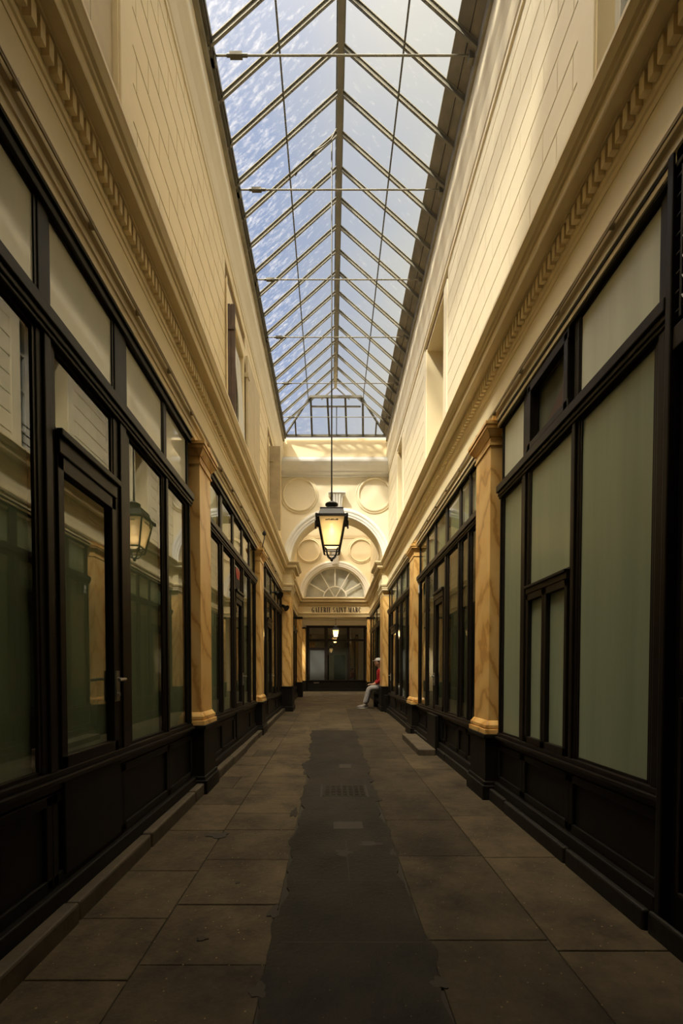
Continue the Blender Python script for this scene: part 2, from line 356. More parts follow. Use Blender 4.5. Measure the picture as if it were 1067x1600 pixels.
# manhole cover
mh = thing('manhole_cover', 'rectangular iron manhole cover set in the dark paving strip', 'manhole cover', (.13, 4.35, floor_z(4.35)))
q = MB(); q.box(-.08, .33, 4.15, 4.55, floor_z(4.15) - .01, floor_z(4.15) + .008, floor_z(4.55) - .01, floor_z(4.55) + .008); 
for i in range(7):
    for j in range(6):
        x = -.05 + i * .055; y = 4.19 + j * .058; q.box(x, x + .035, y, y + .03, floor_z(y), floor_z(y) + .0115)
q.build('plate', 'band', mh)
q = MB(); q.box(-.10, .35, 4.13, 4.57, floor_z(4.13) - .012, floor_z(4.13) + .0045, floor_z(4.57) - .012, floor_z(4.57) + .0045); q.build('frame', 'joint', mh)
for x, y, w, h in ((.02, 3.32, .22, .16), (.10, 5.3, .14, .2)):
    q = MB(); q.box(x, x + w, y, y + h, floor_z(y) - .01, floor_z(y) + .006, floor_z(y + h) - .01, floor_z(y + h) + .006)
    tag(q.build('access_plate', 'joint', bevel=.003), 'small dark access plate in the paving strip, ' + ('nearer than the manhole cover' if y < 4 else 'beyond the manhole cover'), 'access cover')

# ------------------------------------------------------------------ walls
def wall_body(side, y0, y1, wins, name, label):
    """solid wall with window recesses in its upper part, faced with ashlar blocks"""
    s = -1 if side == 'left' else 1
    lo = XL - .14 if s < 0 else XR + .14; X = UL if s < 0 else UR; back = X + s * .42
    b = MB()
    b.fbox(lo, back, y0, y1, 2.30, -.1)
    f = X + s * .02
    zt, z0 = 5.95, 2.30
    b.box(f, back, y0, y1, z0, 2.92)
    ys = [y0]; 
    for (a, c, t) in wins: ys += [a, c]
    ys.append(y1)
    for i in range(0, len(ys), 2): b.box(f, back, ys[i], ys[i + 1], 2.92, zt)
    for (a, c, t) in wins: b.box(f, back, a, c, t, zt); b.box(back, back + s * .05, a - .05, c + .05, 2.92, t + .1)
    w = struct(b.build(name, 'groove'), label)
    # plain surfaces: reveals and lower wall in cream
    k = MB()
    for (a, c, t) in wins:
        k.box(X + s * .002, X + s * .38, a + .001, a + .014, 2.92, t - .001); k.box(X + s * .002, X + s * .38, c - .014, c - .001, 2.92, t - .001); k.box(X + s * .002, X + s * .38, a + .014, c - .014, t - .014, t - .001)
    k.build('reveal', 'cream', w)
    bl = MB(); H = .24; g = .008; gv = .004; L = .40; r = 0; z = 2.86
    margin = [(a - .17, c + .17, t + (.17 if s < 0 else .02)) for a, c, t in wins]
    while z < 5.30:
        y = y0 - (L / 2 if r % 2 else 0)
        z1 = min(z + H, 5.30)
        while y < y1:
            a, c = max(y, y0), min(y + L, y1)
            segs = [(a, c)]
            for (wa, wc, wt) in margin:
                if z < wt:
                    ns = []
                    for (p, q_) in segs:
                        if q_ <= wa or p >= wc: ns.append((p, q_))
                        else:
                            if p < wa: ns.append((p, wa))
                            if q_ > wc: ns.append((wc, q_))
                    segs = ns
            for (p, q_) in segs:
                if q_ - p > .02: bl.box(X, X + s * .03, p + gv, q_ - gv, z + g, z1 - g)
            y += L
        z += H; r += 1
    bl.build('ashlar_block', 'cream' if s < 0 else 'cream_light', w)
    # plain window surround
    mg = MB()
    for (wa, wc, wt), (a, c, t) in zip(margin, wins):
        mg.box(X - s * .012, X + s * .03, wa, a, 2.86, wt); mg.box(X - s * .012, X + s * .03, c, wc, 2.86, wt)
        if wt - t > .05: mg.box(X - s * .012, X + s * .03, a, c, t, wt)
        if s < 0: mg.box(X + .02, X + .03, wa - .035, wa - .0, 2.86, wt)
    if wins: mg.build('window_surround', 'cream' if s < 0 else 'cream_light', w, bevel=.004)
    return w
winsL = [(1.55, 2.85, 4.62), (5.80, 6.74, 4.62), (9.50, 10.45, 4.62)]
winsR = [(1.10, 2.66, 5.02), (6.10, 7.20, 5.02), (9.62, 10.30, 4.95)]
wall_left = wall_body('left', YBACK, YE, winsL, 'wall_left', 'cream ashlar upper wall on the left of the passage')
wall_right = wall_body('right', YBACK, YE, winsR, 'wall_right', 'cream ashlar upper wall on the right of the passage')
b = MB(); b.box(-1.8, 2.0, YBACK - .2, YBACK, floor_z(YBACK) - .1, 7.3)
struct(b.build('wall_back', 'cream'), 'plain wall closing the passage behind the viewer')
b = MB(); b.fbox(-1.28, -.2, YBACK, YBACK + .03, 1.9, -.02); b.fbox(.3, 1.4, YBACK, YBACK + .03, 1.9, -.02)
struct(b.build('door_1', 'black'), 'dark doors in the wall behind the viewer', 'door')

# windows in the upper walls
wi = 0
def upper_window(side, a, c, t, label, guard=False, curt='curtain', dep=.26):
    global wi; wi += 1
    s = -1 if side == 'left' else 1; X = (UL if s < 0 else UR) + s * dep
    w = thing('window_%d' % wi, label, 'window', (X, (a + c) / 2, 2.92), kind='structure'); 
    f = MB(); m = (a + c) / 2; d = s * .05
    for y0, y1 in ((a, a + .06), (c - .06, c), (m - .045, m + .045)): f.box(X, X + d, y0, y1, 2.92, t)
    f.box(X, X + d, a, c, t - .06, t); f.box(X, X + d, a, c, 2.92, 3.0)
    for z in (3.45, 4.0, 4.5):
        if z < t - .1: f.box(X + s * .01, X + s * .04, a, c, z, z + .025)
    f.build('window_frame', 'white_frame', w, bevel=.004)
    g = MB(); g.box(X + s * .022, X + s * .028, a + .05, c - .05, 2.98, t - .05); g.build('glass_pane', 'window_glass', w)
    cu = MB(); n = 24
    for i in range(n):
        y0 = a + .02 + (c - a - .04) * i / n; y1 = a + .02 + (c - a - .04) * (i + 1) / n
        o = .012 * (i % 2); cu.box(X + s * (.07 + o), X + s * (.085 + o), y0, y1 + .002, 2.94, t - .02)
    cu.build('curtain', curt, w)
    if guard:
        r = MB()
        for z in (3.0, 3.12, 3.24, 3.36): r.tube([((UR if s > 0 else UL) + s * .04, a, z), ((UR if s > 0 else UL) + s * .04, c, z)], .009)
        r.build('guard_rail', 'iron', w)
    return w
upper_window('left', *winsL[0], 'shuttered upper window at the near end of the left wall')
upper_window('left', *winsL[1], 'upper window between two open shutters on the left wall')
upper_window('left', *winsL[2], 'upper window behind the weathered shutter at the far end of the left wall')
upper_window('right', *winsR[0], 'upper window with grey frame at the near end of the right wall', dep=.10)
upper_window('right', *winsR[1], 'deep set upper window halfway along the right wall, with guard rails', True)
upper_window('right', *winsR[2], 'deep set upper window at the far end of the right wall')

# shutters
def shutter(name, label, mname, hinge, ang, w, z0, z1, boards, blocks=False, edge=None):
    """leaf hinged at hinge (x,y) turned by ang (0 = along +Y)"""
    t = thing(name, label, 'shutter', (hinge[0], hinge[1], z0), 'shutters of the left upper windows')
    t.rotation_euler = (0, 0, ang)
    def loc(mb, nm, m, **k):
        mb.v = [(x + hinge[0], y + hinge[1], z) for x, y, z in mb.v]; return mb.build(nm, m, t, **k)
    p = MB(); n = boards
    for i in range(n): p.box(-.016, .016, w * i / n + .003, w * (i + 1) / n - .003, z0, z1)
    loc(p, 'panel', mname, bevel=.003)
    q = MB(); q.box(-.011, .011, .004, w - .004, z0 + .01, z1 - .01); loc(q, 'board_backing', mname)
    for z in (z0 + .28, z1 - .28): h = MB(); h.box(-.027, .027, -.01, .10, z - .03, z + .03); loc(h, 'hinge', edge or mname)
    if blocks:
        for i, z in enumerate((3.62, 3.30, 3.94, 4.3)): bl = MB(); bl.box(.014, .042, w * (.55 + .12 * (i % 2)) - .02, w * (.55 + .12 * (i % 2)) + .03, z, z + .075); loc(bl, 'latch_block', 'shutter_weathered')
    return t
shutter('shutter', 'closed beige board shutter of the nearest left upper window', 'shutter', (UL - .05, 2.84), PI, 1.28, 2.93, 4.6, 5, True)
shutter('shutter', 'dark brown shutter standing open edge-on before the middle left window', 'shutter_brown', (UL + .005, 5.66), -PI / 2 + .05, .11, 2.93, 4.50, 2, edge='shutter_brown')
shutter('shutter', 'pale beige shutter folded back beyond the middle left window', 'shutter', (UL + .045, 6.78), -.02, 1.02, 2.93, 4.66, 2)
shutter('shutter', 'weathered grey brown shutter standing open near the end wall, left side', 'shutter_weathered', (UL + .005, 9.36), -PI / 2, .25, 2.93, 4.62, 1)
# cloth hanging in the middle left window
cl = MB(); n = 12; vs = []; fs = []
for i in range(n + 1):
    for j in range(9):
        y = 6.28 + .42 * j / 8; z = 4.5 - 1.5 * i / n; x = UL - .03 + .10 * (i / n) * math.sin(j * .9 + i * .3) * .6 + .05 * i / n
        vs.append((x, y, z))
for i in range(n):
    for j in range(8): fs.append((i * 9 + j, i * 9 + j + 1, i * 9 + j + 10, i * 9 + j + 9))
cl.raw(vs, fs); o = cl.build('hanging_cloth', 'white_frame', smooth=True); o.modifiers.new('solid', 'SOLIDIFY').thickness = .006
tag(o, 'pale cloth hanging in the middle left upper window', 'curtain')

# ------------------------------------------------------------------ entablature (architrave, frieze, dentils, cornice)
ARCH = [(-.02, 2.155), (.03, 2.16), (.03, 2.205), (.04, 2.21), (.04, 2.25), (.058, 2.262), (.07, 2.295), (.07, 2.312), (.03, 2.33), (-.02, 2.33)]
FRZ = [(-.02, 2.33), (.03, 2.33), (.03, 2.55), (-.02, 2.55)]
BED = [(-.02, 2.55), (.035, 2.55), (.042, 2.572), (.052, 2.578), (.055, 2.60), (.055, 2.70), (.10, 2.705), (.105, 2.72), (-.02, 2.72)]
COR = [(-.02, 2.715), (.165, 2.715), (.17, 2.725), (.17, 2.775), (.182, 2.782), (.188, 2.792), (.205, 2.80), (.222, 2.825), (.23, 2.835), (.23, 2.858), (-.02, 2.90)]
PJ = .23
pathL = [(UL, YBACK), (UL, 11.80), (UL + PJ, 11.80), (UL + PJ, YB + .06), (UL, YB + .06), (UL, YE)]
pathR = [(1.60, YE), (UR + .02, YE), (UR + .02, YB + .06), (UR - PJ + .08, YB + .06), (UR - PJ + .08, 11.80), (UR, 11.80), (UR, YBACK)]
pathR[1] = (UR, YE); pathR[2] = (UR, YB + .06); pathR = pathR[1:]; pathR[2] = (1.345, YB + .06); pathR[3] = (1.345, 11.80); pathR[1] = (UR, YB + .06)
pathE = [(UL, YE), (UR, YE)]
def dentils(path):
    d = MB()
    for (x0, y0), (x1, y1) in zip(path[:-1], path[1:]):
        L = math.hypot(x1 - x0, y1 - y0); tx, ty = (x1 - x0) / L, (y1 - y0) / L; nx, ny = ty, -tx
        n = int(L / .058)
        for i in range(n):
            a = (i + .25) * L / n; w = .034; p = (x0 + tx * a + nx * .05, y0 + ty * a + ny * .05)
            q = [(p[0], p[1]), (p[0] + tx * w, p[1] + ty * w), (p[0] + tx * w + nx * .042, p[1] + ty * w + ny * .042), (p[0] + nx * .042, p[1] + ny * .042)]
            d.prism(q, 2.612, 2.70, 'z')
    return d
full = [('trim_1', pathL, 'left'), ('trim_2', pathR, 'right'), ('trim_3', [(UL, YE), (UR, YE)], 'far end')]
for nm, path, lb in full:
    r = thing(nm, 'cream moulded entablature with dentil cornice along the %s wall' % lb, 'cornice', (path[0][0], path[0][1], 2.155), kind='structure')
    MB().sweep(ARCH, path).build('architrave', 'moulding', r)
    MB().sweep(FRZ, path).build('frieze', 'frieze', r)
    MB().sweep(BED, path).build('bed_moulding', 'moulding', r)
    MB().sweep(COR, path).build('cornice', 'moulding', r)
    dentils(path).build('dentil_course', 'moulding', r)
# solid core behind
b = MB(); b.box(UL - .02, UL - .2, YBACK, YE, 2.10, 2.9); b.box(UR + .02, UR + .2, YBACK, YE, 2.10, 2.9)
struct(b.build('trim_4', 'cream'), 'wall core behind the entablature', 'wall')

# upper cornice / cove under the roof
def ucor(s): return [(-.03, 5.16), (.012, 5.17), (.012, 5.215), (.022, 5.23), (.03, 5.27), (.045, 5.36), (.075, 5.45), (.095, 5.50), (.10, 5.52), (.10, 5.60), (.075, 5.61), (.085, 5.80), (.095, 5.82), (.095, 5.90), (-.03, 5.92)]
up = [(UL, YBACK), (UL, YA)]
struct(MB().sweep(ucor(1), up).build('trim_5', 'cream_light'), 'pale coved cornice under the roof on the left', 'cornice')
struct(MB().sweep(ucor(1), [(UR - .005, YA), (UR - .005, YBACK)]).build('trim_6', 'cream_light'), 'pale coved cornice under the roof on the right', 'cornice')
endp = [(-.02, 5.10), (.03, 5.11), (.03, 5.16), (.16, 5.17), (.16, 5.20), (.22, 5.22), (.30, 5.28), (.36, 5.36), (.37, 5.40), (.37, 5.46), (.33, 5.48), (-.02, 5.50)]
struct(MB().sweep(endp, [(UL, YA), (UR, YA)]).build('trim_7', 'stone_white'), 'deep pale cornice across the end wall under the roof', 'cornice')
b = MB(); b.box(UL, UR, YA - .36, YA + .2, 5.47, 5.925)
struct(b.build('wall_attic', 'cream'), 'plain cream attic band under the glazed hip end')

# ------------------------------------------------------------------ arch walls
def arch_wall(name, label, ya, yb, R, zc, top, x0, x1, mname='cream_light'):
    b = MB(); n = 40; xs = [CX - R * math.cos(PI * i / n) for i in range(n + 1)]
    zs = [zc + R * math.sin(PI * i / n) for i in range(n + 1)]
    b.box(x0, CX - R, ya, yb, zc - .02, top); b.box(CX + R, x1, ya, yb, zc - .02, top)
    for i in range(n):
        a, c = xs[i], xs[i + 1]; za, zb = zs[i], zs[i + 1]
        b.raw([(a, ya, za), (c, ya, zb), (c, ya, top), (a, ya, top), (a, yb, za), (c, yb, zb), (c, yb, top), (a, yb, top)],
              [(0, 1, 2, 3), (5, 4, 7, 6), (0, 4, 5, 1), (3, 2, 6, 7)])
    return struct(b.build(name, mname), label)
def archivolt(y, R, zc, Ro):
    prof = [(0, 0), (0, .055), (.05, .055), (.055, .068), (.12, .068), (.125, .08), (.16, .085), (Ro - R, .07), (Ro - R, 0)]
    b = MB(); n = 56; vs = []; m = len(prof)
    for i in range(n + 1):
        a = PI * i / n
        for d, p in prof: vs.append((CX - (R + d) * math.cos(a), y - p, zc + (R + d) * math.sin(a)))
    fs = [(i * m + k, i * m + (k + 1) % m, (i + 1) * m + (k + 1) % m, (i + 1) * m + k) for i in range(n) for k in range(m)]
    return b.raw(vs, fs)
def keystone(y, z0, z1, s=1):
    b = MB()
    b.raw([(CX - .11 * s, y, z0), (CX + .11 * s, y, z0), (CX + .155 * s, y, z1), (CX - .155 * s, y, z1),
           (CX - .11 * s, y - .10, z0), (CX + .11 * s, y - .10, z0), (CX + .155 * s, y - .20, z1), (CX - .155 * s, y - .20, z1)],
          [(0, 1, 2, 3), (5, 4, 7, 6), (0, 4, 5, 1), (3, 2, 6, 7), (0, 3, 7, 4), (1, 5, 6, 2)])
    for x in (-.10, -.03, .04):
        b.raw([(CX + x * s * .75, y - .10, z0 + .02), (CX + (x + .055) * s * .75, y - .10, z0 + .02), (CX + (x + .055) * s, y - .195, z1 - .02), (CX + x * s, y - .195, z1 - .02),
               (CX + x * s * .75, y - .128, z0 + .02), (CX + (x + .055) * s * .75, y - .128, z0 + .02), (CX + (x + .055) * s, y - .225, z1 - .02), (CX + x * s, y - .225, z1 - .02)],
              [(0, 1, 2, 3), (5, 4, 7, 6), (0, 4, 5, 1), (3, 2, 6, 7), (0, 3, 7, 4), (1, 5, 6, 2)])
    b.box(CX - .22 * s, CX + .22 * s, y - .25, y, z1, z1 + .03); b.box(CX - .19 * s, CX + .19 * s, y - .22, y, z1 - .03, z1)
    return b
def roundel(y, cx, cz, r):
    prof = [(r, 0), (r, .018), (r - .02, .028), (r - .035, .014), (r - .06, .045), (r - .085, .05), (r - .10, .02), (r - .10, .0)]
    b = MB(); n = 64; m = len(prof); vs = []
    for i in range(n):
        a = 2 * PI * i / n
        for rr, p in prof: vs.append((cx + rr * math.cos(a), y - p, cz + rr * math.sin(a)))
    fs = [(i * m + k, i * m + (k + 1) % m, ((i + 1) % n) * m + (k + 1) % m, ((i + 1) % n) * m + k) for i in range(n) for k in range(m)]
    return b.raw(vs, fs)
tn = 8
def arch_trims(y, where, zc, R):
    global tn
    a = archivolt(y, R, zc, R + .21).build('trim_%d' % tn, 'stone_white'); struct(a, 'pale moulded arch band on the %s wall' % where, 'arch'); tn += 1
    k = keystone(y, zc + R + .06, zc + R + .52).build('trim_%d' % tn, 'stone_white', bevel=.004); struct(k, 'fluted scroll keystone over the %s arch' % where, 'keystone'); tn += 1
    for sx, nm in ((-1, 'left'), (1, 'right')):
        r = roundel(y, CX + sx * .975, 4.66, .49).build('trim_%d' % tn, 'cream_light', smooth=False); struct(r, 'round moulded panel %s of the keystone on the %s wall' % (nm, where), 'roundel'); tn += 1
    l = MB(); l.box(UL, UR, y - .012, y, 5.125, 5.14); struct(l.build('trim_%d' % tn, 'moulding'), 'thin string course above the roundels of the %s wall' % where, 'moulding'); tn += 1
arch_wall('wall_arch', 'cream end wall pierced by the round arch', YA, YB, 1.20, 2.90, 5.95, UL - .3, UR + .3)
arch_trims(YA, 'near', 2.90, 1.20)
arch_wall('wall_far', 'cream far wall with the arched fanlight', YE, YE + .5, 1.20, 2.90, 5.95, UL - .3, UR + .3)
arch_trims(YE, 'far', 2.88, 1.18)
b = MB(); b.box(UL - .3, UR + .3, YE, YE + .5, 2.16, 2.885); struct(b.build('wall_portal', 'cream'), 'cream lintel wall carrying the passage name')

# fanlight
fl = thing('window_7', 'half-round fanlight with radiating glazing bars above the passage name', 'window', (CX, YE + .2, 2.88), kind='structure')
yf = YE + .12; b = MB(); zc = 2.90
def arcbar(b, r0, r1, y0, y1, n=32):
    vs = []
    for i in range(n + 1):
        a = PI * i / n
        for r, y in ((r0, y0), (r1, y0), (r1, y1), (r0, y1)): vs.append((CX - r * math.cos(a), y, zc + r * math.sin(a)))
    b.raw(vs, [(i * 4 + k, i * 4 + (k + 1) % 4, (i + 1) * 4 + (k + 1) % 4, (i + 1) * 4 + k) for i in range(n) for k in range(4)])
arcbar(b, 1.12, 1.20, yf, yf + .06); arcbar(b, .42, .46, yf, yf + .05); b.box(CX - 1.2, CX + 1.2, yf, yf + .06, zc - .02, zc + .04)
for k in range(1, 6):
    a = PI * k / 6; b.beam((CX + .44 * math.cos(a), yf + .025, zc + .44 * math.sin(a)), (CX + 1.14 * math.cos(a), yf + .025, zc + 1.14 * math.sin(a)), .04, .035, (0, 1, 0))
for k in (1, 2):
    a = PI * k / 3; b.beam((CX, yf + .025, zc), (CX + .44 * math.cos(a), yf + .025, zc + .44 * math.sin(a)), .022, .03, (0, 1, 0))
b.build('glazing_bar', 'stone_white', fl)
n = 32; pts = [(CX - 1.15 * math.cos(PI * i / n), zc + 1.15 * math.sin(PI * i / n)) for i in range(n + 1)]
MB().prism(pts, yf + .022, yf + .028).build('glass_pane', 'window_glass', fl)
b = MB(); b.box(CX - 1.3, CX + 1.3, YE + .25, YE + .26, 2.88, 4.3)
b.build('pale_blind', 'fan_blind', fl)

# piers under the near arch
def pier(x0, x1, side):
    p = thing('arch_pier', 'ochre marble pier with black foot carrying the near arch, %s side' % side, 'pier', ((x0 + x1) / 2, 12.1, floor_z(11.85)), 'piers of the near arch')
    b = MB(); b.box(x0, x1, 11.86, YB, -.32, 2.15); b.build('shaft', 'marble', p, bevel=.005)
    b = MB(); b.box(x0 - .008, x1 + .008, 11.852, YB + .008, 2.04, 2.055); b.box(x0 - .01, x1 + .01, 11.845, YB + .01, 2.12, 2.158); b.build('neck_moulding', 'moulding', p)
    b = MB(); b.fbox(x0 - .03, x1 + .03, 11.82, YB + .03, -.32); b.fbox(x0 - .05, x1 + .05, 11.79, YB + .05, h1=.13); 
    b.build('plinth', 'black', p, bevel=.006)
    b = MB(); b.box(x0 - .045, x1 + .045, 11.805, YB + .045, -.345, -.315); b.build('plinth_cap', 'black', p, bevel=.005)
    return p
pier(-1.275, -1.035, 'left'); pier(1.345, 1.53, 'right')
b = MB(); b.fbox(1.37, 1.58, 11.60, 11.78, h1=.44)
b2 = b.build('floor_box', 'black', bevel=.006); tag(b2, 'small black box standing in front of the right arch pier', 'box')

# sign letters on the far frieze ------------------------------------------------
def letters(text, x0, x1, z0, h, y):
    T, t = .24, .055
    def rect(a, b, c, d): return [(a, b), (c, b), (c, d), (a, d)]
    def ser(cx, z, w=.34): return rect(cx - w / 2, z, cx + w / 2, z + t)
    def arc(cx, cz, rx, rz, a0, a1, T0=T, n=18):
        out = []
        for i in range(n):
            q = []
            for a, inner in ((a0 + (a1 - a0) * i / n, 0), (a0 + (a1 - a0) * (i + 1) / n, 0), (a0 + (a1 - a0) * (i + 1) / n, 1), (a0 + (a1 - a0) * i / n, 1)):
                th = t + (T0 - t) * abs(math.cos(a)) ** 1.3
                q.append((cx + (rx - inner * th) * math.cos(a), cz + (rz - inner * t) * math.sin(a)))
            out.append(q)
        return out
    def stem(x, w=T): return rect(x, 0, x + w, 1)
    G = {
        'I': (.36, [stem(.06), ser(.18, 0), ser(.18, 1 - t)]),
        'L': (.58, [stem(.08), ser(.2, 1 - t), rect(0, 0, .55, t), [(.49, t), (.55, t), (.55, .36)]]),
        'E': (.60, [stem(.08), rect(0, 0, .56, t), rect(0, 1 - t, .54, 1), rect(.3, .48, .44, .48 + t), rect(.42, .38, .46, .65), [(.48, t), (.56, t), (.56, .34)], [(.48, 1 - t), (.54, 1 - t), (.54, .70)]]),
        'R': (.70, [stem(.08), ser(.2, 0), rect(0, 1 - t, .36, 1), rect(.3, .47, .38, .47 + t)] + arc(.34, .735, .30, .265, -PI / 2, PI / 2) + [[(.34, .5), (.56, .5), (.72, 0), (.48, 0)]]),
        'T': (.60, [stem(.19), ser(.31, 0), rect(0, 1 - t, .62, 1), [(0, 1 - t), (.06, 1 - t), (0, .68)], [(.62, 1 - t), (.56, 1 - t), (.62, .68)]]),
        'N': (.70, [rect(.08, 0, .13, 1), rect(.57, 0, .62, 1), [(.04, 1), (.30, 1), (.62, 0), (.42, 0)], ser(.1, 0, .24), ser(.6, 1 - t, .24)]),
        'A': (.68, [[(.02, 0), (.08, 0), (.36, 1), (.30, 1)], [(.26, 1), (.42, 1), (.68, 0), (.42, 0)], rect(.14, .30, .48, .30 + t), ser(.06, 0, .24), ser(.56, 0, .34)]),
        'M': (.86, [rect(.08, 0, .13, 1), [(.04, 1), (.28, 1), (.50, 0), (.38, 0)], [(.40, 0), (.45, 0), (.64, 1), (.58, 1)], rect(.56, 0, .80, 1), ser(.1, 0, .22), ser(.68, 0), ser(.72, 1 - t, .28)]),
        'S': (.56, arc(.27, .74, .25, .26, PI * .12, PI * 1.5, .2) + arc(.27, .26, .25, .26, -PI * .88, PI * .5, .2)),
        'C': (.62, arc(.32, .5, .31, .5, PI * .2, PI * 1.8) + [rect(.50, .70, .58, .86)]),
        'G': (.68, arc(.32, .5, .31, .5, PI * .2, PI * 1.72) + [rect(.38, 0, .60, .42), ser(.49, .42, .34)]),
    }
    W = sum((G[c][0] + .09) if c != ' ' else .42 for c in text) - .09; k = (x1 - x0) / W; x = x0
    sg = thing('sign_lettering', 'dark raised letters spelling the passage name on the far frieze', 'sign', (x0, y, z0))
    for c in text:
        if c == ' ': x += .42 * k; continue
        b = MB()
        for q in G[c][1]: b.prism([(x + p[0] * k, z0 + p[1] * h) for p in q], y - .012, y + .002)
        b.build('letter', 'sign_letters', sg); x += (G[c][0] + .09) * k
letters('GALERIE SAINT MARC', -.73, 1.13, 2.325, .20, YE - .032)

# portal pilasters + cross gallery -------------------------------------------------
b = MB(); b.fbox(UL - .3, UL + .02, YE, YE + .5, 2.16); b.fbox(UR + .0, UR + .4, YE, YE + .5, 2.16)
struct(b.build('wall_jamb', 'cream'), 'jambs of the far portal')
def plain_pilaster(x0, x1, y0, y1, label):
    p = thing('marble_pilaster', label, 'pilaster', ((x0 + x1) / 2, y0, floor_z(y0)), 'plain pilasters at the far portal')
    b = MB(); b.box(x0, x1, y0, y1, -.30, 2.14); b.build('shaft', 'marble', p, bevel=.005)
    b = MB(); b.box(x0 - .02, x1 + .02, y0 - .02, y1, 2.08, 2.155); b.build('capital', 'black', p)
    b = MB(); b.fbox(x0 - .03, x1 + .03, y0 - .03, y1, -.30); b.build('plinth', 'black', p, bevel=.005)
plain_pilaster(-1.30, -1.09, YE - .12, YE - .001, 'plain ochre pilaster at the far portal, left side')
plain_pilaster(1.37, 1.48, YE - .12, YE - .001, 'plain ochre pilaster at the far portal, right side')
YF = 21.2
plain_pilaster(-1.40, -1.17, YF - .25, YF - .001, 'plain ochre pilaster left of the far facade')
plain_pilaster(1.655, 1.83, YF - .25, YF - .001, 'plain ochre pilaster right of the far facade')
b = MB(); b.fbox(-4.2, -1.12, YF, YF + .3, 3.2); b.fbox(1.60, 4.4, YF, YF + .3, 3.2); b.box(-1.2, 1.7, YF, YF + .3, 2.24, 3.2)
struct(b.build('wall_cross', 'cream'), 'cream wall across the far gallery')
b = MB(); b.box(-1.3, 1.75, YF - .05, YF, 2.25, 2.50); b.box(-1.3, 1.75, YF - .08, YF, 2.48, 2.53)
struct(b.build('trim_20', 'cream_light', bevel=.01), 'pale band above the far shop facade', 'moulding')
b = MB(); b.box(-4.4, 4.6, YE + .5, YE + 1.4, 2.95, 3.1); b.box(-4.4, 4.6, YF - 1.5, YF + .3, 2.95, 3.1)
struct(b.build('ceiling', 'cream'), 'plaster ceiling of the cross gallery', 'ceiling')
b = MB(); b.fbox(-4.4, -4.2, YE, YF + .3, 3.1); b.fbox(4.4, 4.6, YE, YF + .3, 3.1)
b.fbox(-4.2, UL - .3, YE + .3, YE + .5, 3.1); b.fbox(UR + .4, 4.4, YE + .3, YE + .5, 3.1)
struct(b.build('wall_gallery', 'cream'), 'end walls of the cross gallery')
cg = thing('glass_roof', 'unseen glazed strip added to the cross gallery ceiling to let in light', 'skylight', (.1, 19.4, 3.0))  # opening out of view, added to brighten the far portal
b = MB(); b.box(-4.4, 4.6, YE + 1.4, YF - 1.5, 3.02, 3.03); b.build('glass_pane', 'roof_glass', cg)
b = MB()
for i in range(13): b.box(-4.4 + i * .74, -4.36 + i * .74, YE + 1.4, YF - 1.5, 2.96, 3.02)
b.build('glazing_bar', 'steel', cg)
# far facade
ff = thing('shop_facade', 'dark framed shop facade closing the view at the far end', 'shopfront', (.25, YF, floor_z(YF)))
b = MB(); b.fbox(-1.14, 1.62, YF - .10, YF, -.30); b.fbox(-1.14, 1.62, YF - .13, YF, h1=.10); b.build('dado_panel', 'black', ff, bevel=.008)
b = MB(); b.box(-1.14, 1.62, YF - .14, YF - .0, -.32, -.27); b.build('sill', 'frame', ff, bevel=.006)
for x0, x1 in ((-1.14, -1.0), (-.30, -.15), (.74, .86), (1.50, 1.62)):
    b = MB(); b.box(x0, x1, YF - .09, YF, -.28, 2.2); b.build('mullion', 'frame', ff, bevel=.006)
b = MB(); b.box(-1.14, 1.62, YF - .09, YF, 2.14, 2.25); b.build('head_rail', 'frame', ff, bevel=.006)
b = MB(); b.box(-1.0, 1.5, YF - .08, YF, 1.52, 1.62); b.box(-1.0, -.3, YF - .08, YF, 1.14, 1.23); b.build('transom_bar', 'frame', ff, bevel=.006)
for x0, x1, z0, z1 in ((-1.0, -.3, 1.62, 2.14), (-.15, .74, 1.62, 2.14), (.86, 1.5, 1.62, 2.14), (-1.0, -.3, 1.23, 1.52), (-.15, .74, -.27, 1.52), (.86, 1.5, -.27, 1.52)):
    b = MB(); b.box(x0, x1, YF - .045, YF - .039, z0, z1); b.build('window_pane', 'glass', ff)
b = MB(); b.box(-1.0, 1.5, YF + .0, YF + .01, -.3, 2.2); b.build('interior_screen', 'dark', ff)
b = MB(); b.box(-1.0, -.3, YF - .05, YF - .03, -.27, 1.14); b.build('solid_door_panel', 'grey_panel', ff, label='blue grey blind door panel')
b = MB(); b.box(-.80, -.55, YF - .11, YF - .10, -.42, -.37); b.build('letter_slot', 'chrome', ff)

